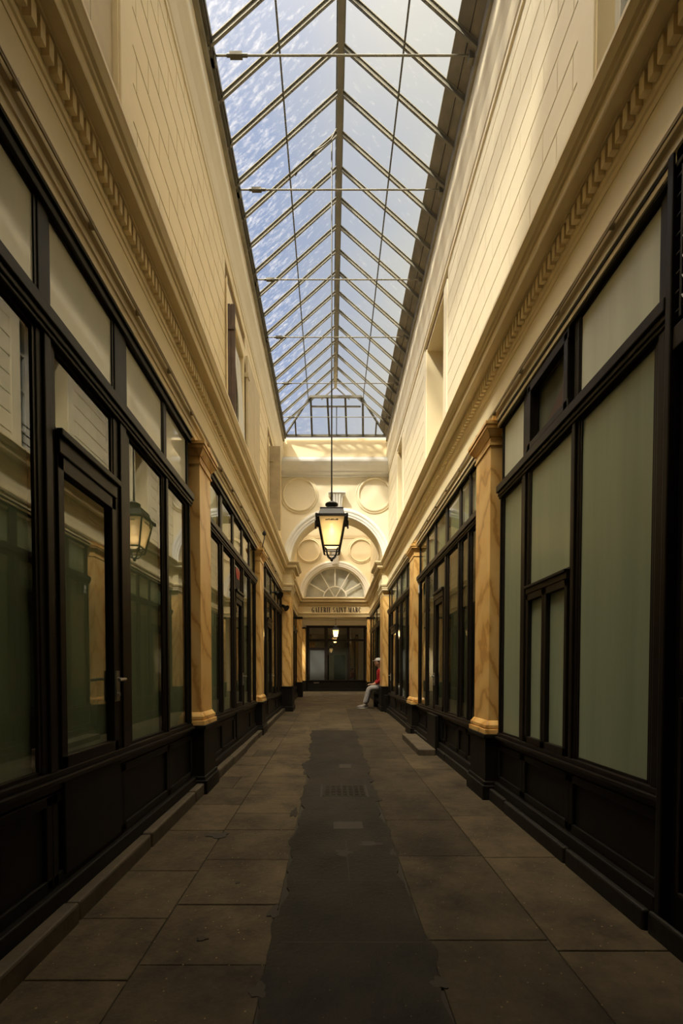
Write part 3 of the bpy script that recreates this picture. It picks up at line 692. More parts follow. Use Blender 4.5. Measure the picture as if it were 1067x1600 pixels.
# ------------------------------------------------------------------ shopfronts
def S(side): return (-1, XL) if side == 'left' else (1, XR)
TOP, TR0, TR1, SILL = 2.18, 1.53, 1.66, -.455
def shopfront(side, y0, y1, cols, label, ztop=TOP, sill=SILL, curbh=.10, screen_='screen', tscreen='screen_pale', pane='glass', tpane='glass', tr0=TR0, tr1=TR1):
    """cols: list of dict(a,b [glass extent in y], kind='fixed'|'door'|'casement'|..., post after)"""
    s, X = S(side); g = thing('shopfront', label, 'shopfront', (X, (y0 + y1) / 2, floor_z((y0 + y1) / 2)), 'shopfronts on the %s side' % side)
    def bx(mb, d0, d1, a, c, z0, z1): return mb.box(X - s * d0, X - s * d1, a, c, z0, z1)     # d: protrusion into the passage
    d = MB(); d.fbox(X + s * .10, X - s * .0, y0, y1, sill - .05); d.build('dado_panel', 'black', g)
    pm = MB()                                                     # raised frame on the dado
    ys = [y0] + [c['b'] + c['post'] / 2 for c in cols[:-1]] + [y1]
    for a, c in zip(ys[:-1], ys[1:]):
        fa, fc = floor_z(a) + .18, floor_z(c) + .18; zt = sill - .10
        pm.box(X, X - s * .018, a + .0, a + .045, fa, zt); pm.box(X, X - s * .018, c - .045, c, fc, zt)
        pm.box(X, X - s * .018, a, c, zt - .05, zt); pm.box(X, X - s * .018, a, c, fa - .01, fa + .05, fc - .01, fc + .05)
    pm.build('dado_moulding', 'black', g, bevel=.005)
    k = MB(); k.fbox(X + .0, X - s * .05, y0, y1, h1=.17); k.build('skirting', 'black', g, bevel=.008)
    sl_ = MB(); bx(sl_, -.05, .045, y0, y1, sill - .055, sill - .03); bx(sl_, -.05, .025, y0, y1, sill - .03, sill); bx(sl_, -.05, .02, y0, y1, sill - .09, sill - .055)
    sl_.build('sill', 'frame', g, bevel=.005)
    h = MB(); bx(h, -.05, .03, y0, y1, ztop - .075, ztop); bx(h, -.05, .045, y0, y1, ztop - .03, ztop); h.build('head_rail', 'frame', g, bevel=.004)
    t = MB(); bx(t, -.05, .03, y0, y1, tr0, tr1); bx(t, .03, .055, y0, y1, tr0 + .05, tr1 - .02); bx(t, .03, .04, y0, y1, tr0 + .02, tr0 + .05); t.build('transom_bar', 'frame', g, bevel=.006)
    # posts
    posts = [(y0, cols[0]['a'])] + [(c['b'], n['a']) for c, n in zip(cols[:-1], cols[1:])] + [(cols[-1]['b'], y1)]
    for a, c in posts:
        p = MB(); bx(p, -.05, .008, a, c, sill, tr0); bx(p, .008, .022, a + (c - a) * .3, c - (c - a) * .3, sill, tr0)
        e_ = min(.03, (c - a) * .2); bx(p, -.05, .008, a + e_, c - e_, tr1, ztop - .07); p.build('post', 'frame', g, bevel=.005)
    for c in cols:
        a, e = c['a'], c['b']; kd = c.get('kind', 'fixed')
        sc = c.get('screen', screen_); tsc = c.get('tscreen', tscreen)
        def pane_(z0, z1, nm, m, fr=.016, a=a, e=e, dd=0):
            f = MB()
            for q in ((a, a + fr, z0, z1), (e - fr, e, z0, z1), (a, e, z0, z0 + fr), (a, e, z1 - fr, z1)): bx(f, -.03 + dd, .002 + dd, *q)
            f.build('glazing_bead', 'frame', g)
            w = MB(); bx(w, -.012 + dd, -.006 + dd, a + .01, e - .01, z0 + .01, z1 - .01); return w.build(nm, m, g)
        tk = c.get('top', 'pane')
        if tk == 'pane': pane_(tr1, ztop - .07, 'transom_pane', c.get('tpane', tpane), a=a - .025, e=e + .025)
        if tk == 'hopper':
            f = MB()
            for q in ((a + .01, a + .06, tr1, ztop - .09), (e - .06, e - .01, tr1, ztop - .09), (a, e, tr1, tr1 + .05), (a, e, ztop - .14, ztop - .08)): bx(f, -.02, .035, *q)
            f.build('hopper_frame', 'frame', g, bevel=.004)
            w = MB(); w.prism([(a + .05, tr1 + .04), (a + (e - a) * .75, tr1 + .04), (a + (e - a) * .35, tr1 + .20), (a + .05, tr1 + .30)], X + s * .01, X + s * .02, 'x'); w.build('vent_panel', 'shutter_brown', g)
            w = MB(); bx(w, -.045, -.04, a, e, tr1, ztop - .07); w.build('transom_pane', 'glass', g)
        if kd == 'fixed': pane_(sill, tr0, 'window_pane', c.get('pane', pane))
        if kd in ('door', 'door_right'):
            dh = 1.10
            f = MB(); bx(f, -.05, .03, a, e, dh - .06, dh + .05); f.build('door_head', 'frame', g, bevel=.006)
            f = MB(); bx(f, .02, .05, a - .01, e + .01, dh + .015, dh + .05); f.build('drip_rail', 'frame', g, bevel=.005)
            pane_(dh + .05, tr0, 'overdoor_pane', c.get('pane', pane))
            df = MB(); st = .05; z0 = sill - .03
            for q in ((a, a + st, z0, dh - .06), (e - st, e, z0, dh - .06), (a, e, dh - .13, dh - .06), (a, e, z0, z0 + .09)): bx(df, -.03, .02, *q)
            do = df.build('door', 'frame', g, bevel=.004)
            w = MB(); bx(w, -.012, -.006, a + .03, e - .03, sill + .03, dh - .10); w.build('window_pane', c.get('pane', pane), do)
            lp = MB(); fz = floor_z((a + e) / 2)
            bx(lp, .0, .03, a, e, fz + .20, sill - .04); lp.build('kick_panel', 'black', do, bevel=.006)
            hd = MB(); hy = e - .025; hd.box(X - s * .02, X - s * .032, hy - .02, hy + .02, -.16, .02); hd.tube([(X - s * .03, hy, -.03), (X - s * .075, hy, -.03), (X - s * .08, hy - .09, -.035)], .009); hd.tube([(X - s * .03, hy, -.12), (X - s * .04, hy, -.12)], .012)
            hd.build('handle', 'chrome', do)
            if c.get('poster'):
                po = MB(); n = 14; bx(po, -.004, .0, a + .08, e - .07, dh + .09, tr0 - .06); po.build('notice', 'dark', g)
                po = MB(); pts = []
                for i in range(18):
                    an = 2 * PI * i / 18; pts.append(((a + e) / 2 + .13 * math.cos(an) * (1 + .2 * math.sin(3 * an)), (dh + tr0) / 2 + .08 + .10 * math.sin(an) * (1 + .25 * math.cos(2 * an))))
                po.prism(pts, X - s * .0, X - s * .004, 'x'); po.build('red_emblem', 'red_paper', g, label='red shape on the dark notice')
        if kd == 'split':                                       # upper pane, rail, two narrow casements
            zr = .62
            pane_(zr + .04, tr0, 'window_pane', c.get('pane', pane))
            f = MB(); bx(f, -.04, .03, a, e, zr - .02, zr + .04); bx(f, -.04, .045, a, e, zr + .02, zr + .04); f.build('middle_rail', 'frame', g, bevel=.004)
            m = a + (e - a) * .52
            for p, q in ((a, m), (m, e)):
                cf = MB(); st = .035
                for r_ in ((p, p + st, sill, zr - .02), (q - st, q, sill, zr - .02), (p, q, sill, sill + .05), (p, q, zr - .07, zr - .02)): bx(cf, -.03, .025, *r_)
                co = cf.build('casement', 'frame', g, bevel=.004)
                w = MB(); bx(w, -.012, -.006, p + .02, q - .02, sill + .03, zr - .05); w.build('window_pane', c.get('pane', pane), co)
        bk = MB(); bx(bk, -.044, -.038, a - .02, e + .02, sill - .03, tr0 + .02); bk.build('interior_screen', sc, g)
        bk = MB(); bx(bk, -.044, -.038, a - .02, e + .02, tr1 - .02, ztop); bk.build('upper_screen', tsc, g)
    return g
def col(a, b, **k): return dict(a=a, b=b, post=.1, **k)
# left side
shopfront('left', .15, 1.25, [col(.25, 1.15)], 'near left shopfront bay mostly out of the picture', tpane='pale_reflection')
shopfront('left', 1.25, 4.20, [col(1.36, 2.03), col(2.16, 2.74, kind='door'), col(2.95, 3.54), col(3.65, 4.12)], 'nearest left shopfront with glazed door and reflecting panes', tpane='pale_reflection')
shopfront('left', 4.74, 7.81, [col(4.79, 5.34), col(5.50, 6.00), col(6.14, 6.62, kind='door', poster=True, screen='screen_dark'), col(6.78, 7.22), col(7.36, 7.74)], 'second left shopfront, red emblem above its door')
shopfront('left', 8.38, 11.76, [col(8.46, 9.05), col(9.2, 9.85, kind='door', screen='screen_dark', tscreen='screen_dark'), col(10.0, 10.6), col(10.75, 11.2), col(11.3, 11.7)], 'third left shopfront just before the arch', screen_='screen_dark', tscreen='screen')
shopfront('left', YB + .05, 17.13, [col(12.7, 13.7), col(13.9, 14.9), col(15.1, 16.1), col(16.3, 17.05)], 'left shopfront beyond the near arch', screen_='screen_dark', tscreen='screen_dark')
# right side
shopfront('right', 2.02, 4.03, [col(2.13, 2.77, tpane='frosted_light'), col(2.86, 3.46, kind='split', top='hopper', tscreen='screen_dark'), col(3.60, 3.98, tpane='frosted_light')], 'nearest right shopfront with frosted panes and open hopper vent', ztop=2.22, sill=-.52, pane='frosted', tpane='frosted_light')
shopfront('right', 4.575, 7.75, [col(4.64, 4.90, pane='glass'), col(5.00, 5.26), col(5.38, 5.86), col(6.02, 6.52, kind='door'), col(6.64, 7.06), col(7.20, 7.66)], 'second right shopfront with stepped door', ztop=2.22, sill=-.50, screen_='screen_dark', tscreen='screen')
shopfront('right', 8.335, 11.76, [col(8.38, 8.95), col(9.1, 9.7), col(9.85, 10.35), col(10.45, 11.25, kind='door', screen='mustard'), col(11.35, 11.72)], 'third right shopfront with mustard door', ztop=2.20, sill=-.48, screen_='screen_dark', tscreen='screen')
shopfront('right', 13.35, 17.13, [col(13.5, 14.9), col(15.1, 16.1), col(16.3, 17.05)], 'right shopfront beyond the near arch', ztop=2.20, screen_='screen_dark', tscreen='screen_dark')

# near right doorway with grille
s, X = S('right'); pd = thing('panelled_doorway', 'black panelled doorway with iron grille at the right edge', 'door', (X, 1.4, floor_z(1.4)))
b = MB(); b.fbox(X + .12, X - .0, -.3, 2.02, 2.22); b.build('panelling', 'black', pd)
b = MB()
for y0_, y1_ in ((1.985, 2.02), (1.02, 1.10)): b.box(X, X - .05, y0_, y1_, floor_z(y0_), 2.22)
b.box(X, X - .04, 1.1, 1.985, 1.38, 1.48); b.box(X, X - .04, 1.1, 1.985, 2.14, 2.22)
b.build('door_frame', 'frame', pd, bevel=.006)
dr = MB()
for a, c in ((1.12, 1.52), (1.55, 1.96)):
    for z0, z1 in ((-.95, -.1), (0, 1.3)):
        for q in ((a + .03, a + .05, z0, z1), (c - .05, c - .03, z0, z1), (a + .03, c - .03, z0, z0 + .02), (a + .03, c - .03, z1 - .02, z1), (a + .08, a + .10, z0 + .05, z1 - .05), (c - .10, c - .08, z0 + .05, z1 - .05)): dr.box(X - .0, X - .025, *q)
dr.build('door_moulding', 'frame', pd, bevel=.004)
gr = MB()
for i in range(9):
    y = 1.21 + i * .092; gr.tube([(X - .035, y, 1.5), (X - .035, y, 2.12)], .007, 6)
for i in range(8):
    z = 1.54 + i * .08; gr.tube([(X - .03, 1.13, z), (X - .03, 1.98, z)], .006, 6)
for i in range(8):
    for j in range(7):
        cy, cz = 1.256 + i * .092, 1.58 + j * .08
        gr.tube([(X - .04, cy + .034 * math.cos(a * PI / 4), cz + .03 * math.sin(a * PI / 4)) for a in range(9)], .005, 4)
gr.build('iron_grille', 'iron', pd)

# curbs
for side, s, X in (('left', -1, XL), ('right', 1, XR)):
    ci = MB(); y = -2.4; 
    while y < 11.6:
        d = random.uniform(.7, 1.25); y1 = min(y + d, 11.7); w = .115 if s < 0 else .075
        j = random.uniform(-.008, .012)
        ci.fbox(X - s * .045, X - s * (w + j), y + .006, y1 - .006, h1=.10 + random.uniform(-.012, .006)); y = y1
    o = ci.build('curb_stone', 'curb' if s < 0 else 'dark_curb', bevel=.012); o['kind'] = 'structure'
    tag(o, 'low worn stone curb along the foot of the %s shopfronts' % side, 'curb', kind='structure')

# pilasters between the bays
def pilaster(side, y0, y1, zt, zb, label, pr=.08):
    s, X = S(side); p = thing('marble_pilaster', label, 'pilaster', (X, (y0 + y1) / 2, floor_z(y0)), 'capped ochre pilasters between the shopfronts')
    def ring(mb, d, e, z0, z1): return mb.box(X + s * .06, X - s * d, y0 - e, y1 + e, z0, z1)
    b = MB(); ring(b, pr, 0, zb + .1, zt - .17); b.build('shaft', 'marble', p, bevel=.004)
    b = MB()
    def flare(mb, d0, e0, z0, d1, e1, z1):
        a = X + s * .06
        mb.raw([(a, y0 - e0, z0), (X - s * d0, y0 - e0, z0), (X - s * d0, y1 + e0, z0), (a, y1 + e0, z0), (a, y0 - e1, z1), (X - s * d1, y0 - e1, z1), (X - s * d1, y1 + e1, z1), (a, y1 + e1, z1)],
               [(0, 3, 2, 1), (4, 5, 6, 7), (0, 1, 5, 4), (1, 2, 6, 5), (2, 3, 7, 6), (3, 0, 4, 7)])
    ring(b, pr + .012, .012, zt - .19, zt - .17); ring(b, pr + .004, .004, zt - .17, zt - .115); flare(b, pr + .01, .01, zt - .115, pr + .045, .045, zt - .06)
    ring(b, pr + .055, .055, zt - .06, zt - .035); ring(b, pr + .065, .065, zt - .03, zt); ring(b, pr + .05, .05, zt - .035, zt - .03)
    b.build('capital', 'marble', p, bevel=.003)
    b = MB(); flare(b, pr + .025, .025, zb + .075, pr + .004, .004, zb + .11); ring(b, pr + .03, .03, zb + .045, zb + .075); ring(b, pr + .02, .02, zb + .035, zb + .045); ring(b, pr + .04, .04, zb - .01, zb + .035)
    b.build('base', 'marble', p, bevel=.004)
    b = MB(); b.fbox(X + s * .06, X - s * (pr + .03), y0 - .02, y1 + .02, zb - .04); ring(b, pr + .05, .045, zb - .045, zb - .01)
    b.build('pedestal', 'black', p, bevel=.005)
    b = MB(); b.fbox(X + s * .06, X - s * (pr + .06), y0 - .05, y1 + .05, h1=.13); b.fbox(X + s * .06, X - s * (pr + .045), y0 - .035, y1 + .035, h1=.165)
    b.build('plinth', 'black', p, bevel=.01)
    return p
pilaster('left', 4.28, 4.66, 2.14, -.47, 'nearest left ochre marble pilaster, after the first shopfront')
pilaster('left', 7.88, 8.30, 2.14, -.47, 'farther left ochre marble pilaster, between second and third shopfronts')
pilaster('right', 4.10, 4.50, 2.22, -.53, 'nearest right ochre marble pilaster, beside the frosted shopfront')
pilaster('right', 7.82, 8.26, 2.20, -.51, 'farther right ochre marble pilaster, beyond the stepped door')

# step by the right door
b = MB(); b.fbox(1.17, 1.40, 6.05, 7.45, h1=.085); tag(b.build('door_step', 'curb', bevel=.012), 'low dark stone step in front of the second right shop door', 'step')
b = MB(); b.fbox(1.401, 1.445, 6.10, 6.62, -.56); tag(b.build('plinth_block', 'black', bevel=.006), 'black block projecting beside the stone step', 'block')
# number plate
npl = thing('number_plate', 'small black plate with a white number one on the right front', 'number plate', (XR - .05, 7.56, 1.36))
b = MB(); b.box(XR - .03, XR - .045, 7.50, 7.62, 1.32, 1.50); b.build('plate', 'iron', npl, bevel=.002)
b = MB(); b.box(XR - .045, XR - .052, 7.545, 7.575, 1.35, 1.47); b.box(XR - .045, XR - .052, 7.575, 7.60, 1.42, 1.45); b.box(XR - .045, XR - .052, 7.525, 7.595, 1.345, 1.365); b.build('numeral', 'white_letter', npl)

# cables along the architraves
def wavy(X, s, z, label, amp, loop=None):
    b = MB(); pts = []; y = .4
    while y < 10.5: pts.append((X - s * .082, y, z + amp * math.sin(y * 2.3) + amp * .6 * math.sin(y * 5.7 + 1))); y += .12
    b.tube(pts, .007, 6)
    pts = [(p[0] - s * .004, p[1], p[2] - .022 + amp * math.cos(p[1] * 3.1)) for p in pts]; b.tube(pts, .005, 6)
    if loop:
        b.tube([(X - s * .082, 4.30 + .10 * math.cos(a * .5), z - .055 + .06 * math.sin(a * .5)) for a in range(13)], .008, 6)
        b.tube([(X - s * .05, 4.25, z - .10), (X - s * .10, 4.32, z - .02), (X - s * .09, 4.45, z + .02)], .007, 6)
    for k in range(18): b.box(X - s * .06, X - s * .086, .7 + k * .55, .712 + k * .55, z - .026, z + .010)
    tag(b.build('wall_cable', 'cable', smooth=True), label, 'cable', 'cables on the architraves')
wavy(UL, -1, 2.27, 'thin cables clipped along the left architrave', .004)
wavy(UR, 1, 2.27, 'thin cables clipped along the right architrave, looped by the pilaster', .006, True)
# small black spotlights on the left
def spot(x, y, z, label):
    t = thing('spotlight', label, 'lamp', (x, y, z), 'black wall spotlights')
    b = MB(); b.tube([(x - .0, y, z + .02), (x - .09, y, z + .05)], .012); b.box(x - .10, x - .085, y - .03, y + .03, z + .01, z + .09); b.build('bracket', 'iron', t)
    b = MB(); b.tube([(x - .03, y + .03, z + .06), (x + .05, y - .02, z), (x + .09, y - .05, z - .03)], [.03, .05, .085], 14); b.build('lamp_head', 'iron', t)
spot(XL + .18, 9.3, 1.62, 'small black spotlight on the third left shopfront')
spot(-1.275 + .05, 11.78, 1.72, 'small black spotlight on the left arch pier')
b = MB(); b.tube([(UL + .08, 8.0, 2.2), (UL + .12, 7.98, 2.36), (UL + .12, 7.98, 2.40)], .008, 6); b.lathe([(0, 2.40), (.03, 2.42), (.035, 2.45), (.015, 2.48), (0, 2.5)], UL + .12, 7.98, 12)
tag(b.build('camera_bracket', 'iron_grey'), 'small metal bracket above the farther left pilaster', 'bracket')

# ------------------------------------------------------------------ glazed roof
RX, RZ, PT = .11, 7.02, .87
def rz(x): return RZ - PT * abs(x - RX)
EL, ER = -1.15, 1.37
def skylight(name, label, y0, ylast, yhip=None, ytop=None, ygab=None, first=None):
    g = thing(name, label, 'skylight', (RX, (y0 + ylast) / 2, 5.9))
    b = MB(); yr = ygab or ylast; b.box(RX - .035, RX + .035, y0, yr, RZ - .10, RZ + .02); b.box(RX - .05, RX + .05, y0, yr, RZ + .02, RZ + .035)
    b.build('ridge_beam', 'steel', g)
    ye = yhip or ylast
    for sgn, xe in ((-1, EL), (1, ER)):
        x_in = RX + sgn * .02
        up_ = Vector((sgn * PT, 0, 1)).normalized()
        y = ylast
        while y > y0:
            r = MB(); r.beam((RX + sgn * .03, y, rz(RX + sgn * .03) - .045), (xe, y, rz(xe) - .045), .016, .05, up_)
            r.beam((RX + sgn * .03, y, rz(RX + sgn * .03) - .022), (xe, y, rz(xe) - .022), .044, .008, up_)
            r.beam((RX + sgn * .03, y, rz(RX + sgn * .03) - .07), (xe, y, rz(xe) - .07), .026, .008, up_)
            r.build('rafter', 'steel', g); y -= .406
        xm = RX + sgn * .635
        yp = ylast - .1 if not yhip else ytop + .0
        r = MB(); r.tube([(xm, y0, rz(xm) - .085), (xm, yp, rz(xm) - .085)], .011, 6); r.build('purlin_rod', 'rod', g)
        # glass slope
        lo = EL + .02 if sgn < 0 else 1.19
        if yhip:
            xh = RX + sgn * .59
            poly = [(RX, y0), (lo, y0), (lo, yhip - (.02 if sgn < 0 else .25)), (xh, ytop + .02), (RX, ygab)]
        else: poly = [(RX, y0), (lo, y0), (lo, ylast), (RX, ylast)]
        n = len(poly); vs = [(x, y, rz(x) - .012) for x, y in poly] + [(x, y, rz(x) - .004) for x, y in poly]
        MB().raw(vs, [tuple(range(n)), tuple(range(n, 2 * n))] + [(i, (i + 1) % n, (i + 1) % n + n, i + n) for i in range(n)]).build('glass_slope', 'roof_glass', g)
        # eaves plate and angle
        b = MB(); b.box(xe - sgn * .0, xe + sgn * .10, y0, ye, 5.80, 5.90); b.build('eaves_beam', 'lead_grey', g)
        if sgn < 0:
            b = MB(); b.beam((EL + .035, y0, rz(EL + .035) - .03), (EL + .035, ye, rz(EL + .035) - .03), .02, .05); b.box(EL - .03, EL + .03, y0, ye, 5.86, 5.90); b.build('eaves_rail', 'rod', g)
        else:
            vs = [(x, y, rz(x) - o_) for x, y in ((1.18, y0), (1.46, y0), (1.46, ye), (1.18, ye - .2)) for o_ in (.0, .02)]
            MB().raw(vs, [(0, 2, 4, 6), (1, 3, 5, 7), (0, 1, 3, 2), (2, 3, 5, 4), (4, 5, 7, 6), (6, 7, 1, 0)]).build('eaves_boarding', 'zinc', g)
            b = MB(); b.beam((1.29, y0, rz(1.29) - .024), (1.29, ye - .1, rz(1.29) - .024), .008, .006); b.build('board_joint', 'iron', g)
    return g
YL, YH, YT, YG = 10.91, 11.50, 10.84, 11.22
YR0 = 1.2
b = MB(); b.box(UL - .42, UR + .42, YBACK - .1, YR0, 5.90, 6.05); struct(b.build('ceiling', 'cream'), 'added plain ceiling out of view above and behind the viewer, shading the near passage', 'ceiling')  # unseen cover added to darken the near floor and walls
b = MB(); b.prism([(EL - .1, 5.95), (ER + .1, 5.95), (RX, 7.1)], YR0 - .1, YR0); struct(b.build('wall_gable', 'cream'), 'gable closing the near end of the glass roof')
sk = skylight('glass_roof', 'pitched glass and steel roof over the near passage', YR0, YL, YH, YT, YG)
# tie rods
for y in (1.9, 3.15, 4.52, 5.73, 7.00, 8.17, 9.44, 10.66):
    t = MB(); t.tube([(EL - .03, y, 5.93), (ER + .02, y, 5.93)], .0085, 8)
    tr_ = t.build('tie_rod', 'steel', sk)
    t = MB(); t.box(-.97, -.85, y - .022, y + .022, 5.915, 5.945); t.tube([(-1.0, y, 5.93), (-.96, y, 5.93)], .014, 8); t.tube([(-.86, y, 5.93), (-.80, y, 5.93)], .014, 8)
    t.build('turnbuckle', 'rod', tr_)
    t = MB(); t.box(EL - .05, EL + .045, y - .035, y + .035, 5.86, 5.95); t.build('rod_bracket', 'steel', tr_)
    t = MB(); t.box(ER - .05, ER + .05, y - .03, y + .03, 5.87, 5.95); t.build('rod_bracket', 'steel', tr_)
# hip end
ZT = 6.50; ZB = 5.94
def hp(x, t): return (x, YH + (YT - YH) * t, ZB + (ZT - ZB) * t)
hpy = [hp(EL + .01, 0), hp(ER - .01, 0), hp(RX + .59, 1), hp(RX - .59, 1)]
MB().raw(hpy + [(x, y + .008, z + .008) for x, y, z in hpy], [(0, 1, 2, 3), (4, 5, 6, 7), (0, 1, 5, 4), (1, 2, 6, 5), (2, 3, 7, 6), (3, 0, 4, 7)]).build('hip_glass', 'roof_glass', sk)
b = MB(); b.beam(hp(EL - .02, 0), hp(ER + .02, 0), .05, .05, (0, 1, 0)); b.build('hip_sill', 'rod', sk)
b = MB(); b.beam(hp(RX - .6, 1), hp(RX + .6, 1), .05, .045, (0, 1, 0)); b.beam(hp(RX - .6, .76), hp(RX + .6, .76), .03, .03, (0, 1, 0)); b.build('hip_rail', 'rod', sk)
for xb, xt in ((-.47, -.475), (-.04, -.085), (.39, .335), (.80, .745)):
    b = MB(); b.beam(hp(xb, -.03), hp(xt, 1), .045, .045, (0, 1, 0)); b.build('hip_bar', 'rod', sk)
b = MB(); b.beam(hp(.14, -.03), hp(.135, .76), .02, .03, (0, 1, 0)); b.build('hip_bar', 'rod', sk)
for x, t in ((-.87, .42), (1.11, .42)):
    b = MB(); b.beam(hp(x, -.03), hp(x, t), .035, .04, (0, 1, 0)); b.build('hip_bar', 'rod', sk)
for sgn, xe in ((-1, EL), (1, ER)):
    b = MB(); b.beam(hp(xe, 0), (RX + sgn * .59, YT, ZT + .01), .035, .04); b.build('hip_rafter', 'rod', sk)
    b = MB(); b.beam((RX, YG, RZ - .06), (RX + sgn * .34, YG, RZ - .06 - .34 * PT), .02, .03, (0, 1, 0)); b.build('gablet_bar', 'rod', sk)
# flat glazed roof over the far bay
fr = thing('glass_roof', 'flat glazed roof over the bay beyond the arch', 'skylight', (CX, 15, 5.95))
b = MB(); b.box(UL - .1, UR + .1, YB - .1, YE + .1, 5.955, 5.962); b.build('glass_pane', 'dim_roof_glass', fr)
b = MB(); n = 8
for i in range(n + 1):
    y = YB + (YE - YB) * i / n; b.box(UL - .1, UR + .1, y - .02, y + .02, 5.90, 5.95)
b.build('glazing_bar', 'steel', fr)
for x0, x1, n_ in ((UL - .42, EL - .10, 5), (ER + .09, UR + .42, 6)):
    b = MB(); b.box(x0, x1, YBACK - .1, YE, 5.90, 5.99); struct(b.build('trim_%d' % (tn + n_ + 10), 'lead_grey'), 'lead gutter outside the glass roof', 'gutter')

b = MB(); b.tube([(.07, 5.96, 6.92), (.0, 5.97, 6.80), (-.1, 5.99, 6.74), (-.22, 6.01, 6.70), (-.34, 6.03, 6.60), (-.46, 6.05, 6.44)], .008, 6)
tag(b.build('roof_wire', 'rod', smooth=True), 'thin loose wire sagging from the ridge beam of the glass roof', 'wire')
# ------------------------------------------------------------------ lanterns
def lantern(x, y, zb, ztop, power, label, s=1.0):
    g = thing('hanging_lantern', label, 'lantern', (x, y, zb), 'square hanging lanterns in the passage')
    z = lambda t: zb + t * s
    hw = lambda t: (.095 + (t - .17) * .215) * s            # half width of the tapering body
    T0, T1 = .19, .545
    b = MB(); b.tube([(x, y, z(.80)), (x, y, ztop)], .010); b.tube([(x, y, z(.80)), (x, y, z(.92))], .014); b.build('rod', 'iron', g)
    b = MB(); b.lathe([(0, z(.80)), (.02, z(.80)), (.045, z(.785)), (.085 * s, z(.765)), (.085 * s, z(.745)), (.055 * s, z(.725)), (.05 * s, z(.71)), (.065 * s, z(.685)), (.07 * s, z(.67)), (0, z(.67))], x, y, 28); b.build('cap', 'iron', g, smooth=True)
    b = MB(); b.frustum(x, y, z(.565), .175 * s, z(.665), .145 * s); b.frustum(x, y, z(.66), .152 * s, z(.672), .152 * s); b.build('roof', 'iron_grey', g, bevel=.003)
    b = MB(); h = .198 * s
    for i in range(4):
        a = [(-1, -1), (1, -1), (1, 1), (-1, 1)][i]; c = [(1, -1), (1, 1), (-1, 1), (-1, -1)][i]
        b.beam((x + a[0] * h, y + a[1] * h, z(.557)), (x + c[0] * h, y + c[1] * h, z(.557)), .03 * s, .022 * s)
        b.beam((x + a[0] * hw(T0), y + a[1] * hw(T0), z(T0)), (x + c[0] * hw(T0), y + c[1] * hw(T0), z(T0)), .018 * s, .016 * s)
        k = .055
        b.beam((x + a[0] * hw(T0) * .97, y + a[1] * hw(T0) * .97, z(.12)), (x + a[0] * hw(T1), y + a[1] * hw(T1), z(T1)), .018 * s, .018 * s)
        b.beam((x + a[0] * hw(T0) * .94, y + a[1] * hw(T0) * .94, z(.115)), (x + c[0] * hw(T0) * .94, y + c[1] * hw(T0) * .94, z(.115)), .01 * s, .01 * s)
        b.box(x + a[0] * h - .014 * s, x + a[0] * h + .014 * s, y + a[1] * h - .014 * s, y + a[1] * h + .014 * s, z(.53), z(.575))
    b.build('frame', 'iron', g)
    for i in range(4):
        a = [(-1, -1), (1, -1), (1, 1), (-1, 1)][i]; c = [(1, -1), (1, 1), (-1, 1), (-1, -1)][i]
        vs = [(x + a[0] * hw(T0), y + a[1] * hw(T0), z(T0)), (x + c[0] * hw(T0), y + c[1] * hw(T0), z(T0)), (x + c[0] * hw(T1), y + c[1] * hw(T1), z(T1)), (x + a[0] * hw(T1), y + a[1] * hw(T1), z(T1))]
        vs = [(x + (vx - x) * .97, y + (vy - y) * .97, vz) for vx, vy, vz in vs]
        q = MB().raw(vs, [(0, 1, 2, 3)]); o = q.build('glass_pane', 'lamp_glass', g); o.modifiers.new('thick', 'SOLIDIFY').thickness = .004
        q = MB(); fx = (a[0] + c[0]) / 2; fy = (a[1] + c[1]) / 2; hh = hw(.51) * .985
        for j in range(9):
            u = (j - 4) * .018 * s; w = .006 * s * (1.6 if j % 4 == 0 else 1)
            if fx == 0: q.box(x + u - w, x + u + w, y + fy * hh - .003, y + fy * hh + .003, z(.497), z(.497 + .012 + .004 * (j % 3)))
            else: q.box(x + fx * hh - .003, x + fx * hh + .003, y + u - w, y + u + w, z(.497), z(.497 + .012 + .004 * (j % 3)))
        q.build('ornament', 'iron', g)
    for sx in (-1, 1):
        b = MB(); b.tube([(x + sx * .19 * s, y, z(.55)), (x + sx * .215 * s, y, z(.545)), (x + sx * .215 * s, y, z(.44))], .012 * s, 6); b.build('side_hook', 'iron', g)
    b = MB()
    for a in ((-1, -1), (1, -1), (1, 1), (-1, 1)):
        pts = [(x + a[0] * r * s, y + a[1] * r * s, z(t)) for r, t in ((.088, .165), (.072, .155), (.062, .12), (.052, .075), (.03, .05), (.0, .045))]
        b.tube(pts, .009 * s, 6)
    b.lathe([(0, z(0)), (.018 * s, z(.012)), (.022 * s, z(.03)), (.012 * s, z(.045)), (0, z(.06))], x, y, 12); b.build('cradle', 'iron', g)
    b = MB(); b.lathe([(0, z(.36)), (.022 * s, z(.37)), (.034 * s, z(.40)), (.034 * s, z(.43)), (.02 * s, z(.465)), (.015, z(.50)), (0, z(.5))], x, y, 16); b.build('bulb', 'bulb', g, smooth=True)
    b = MB(); b.frustum(x, y, z(.53), .14 * s, z(.55), .15 * s); b.build('reflector', 'white_frame', g)
    l = bpy.data.lights.new('lantern_light', 'POINT'); l.energy = power; l.color = (1, .82, .56); l.shadow_soft_size = .05
    lo = bpy.data.objects.new('lantern_light', l); C.objects.link(lo); lo.parent = g; lo.location = (0, 0, .30 * s)
    return g
lantern(.01, 6.12, 1.50, RZ - .06, 3.0, 'large square iron lantern with frosted glass hanging on a long rod')
lantern(.20, 19.2, 1.42, 3.0, 20, 'lit square lantern hanging in front of the far facade', .78)

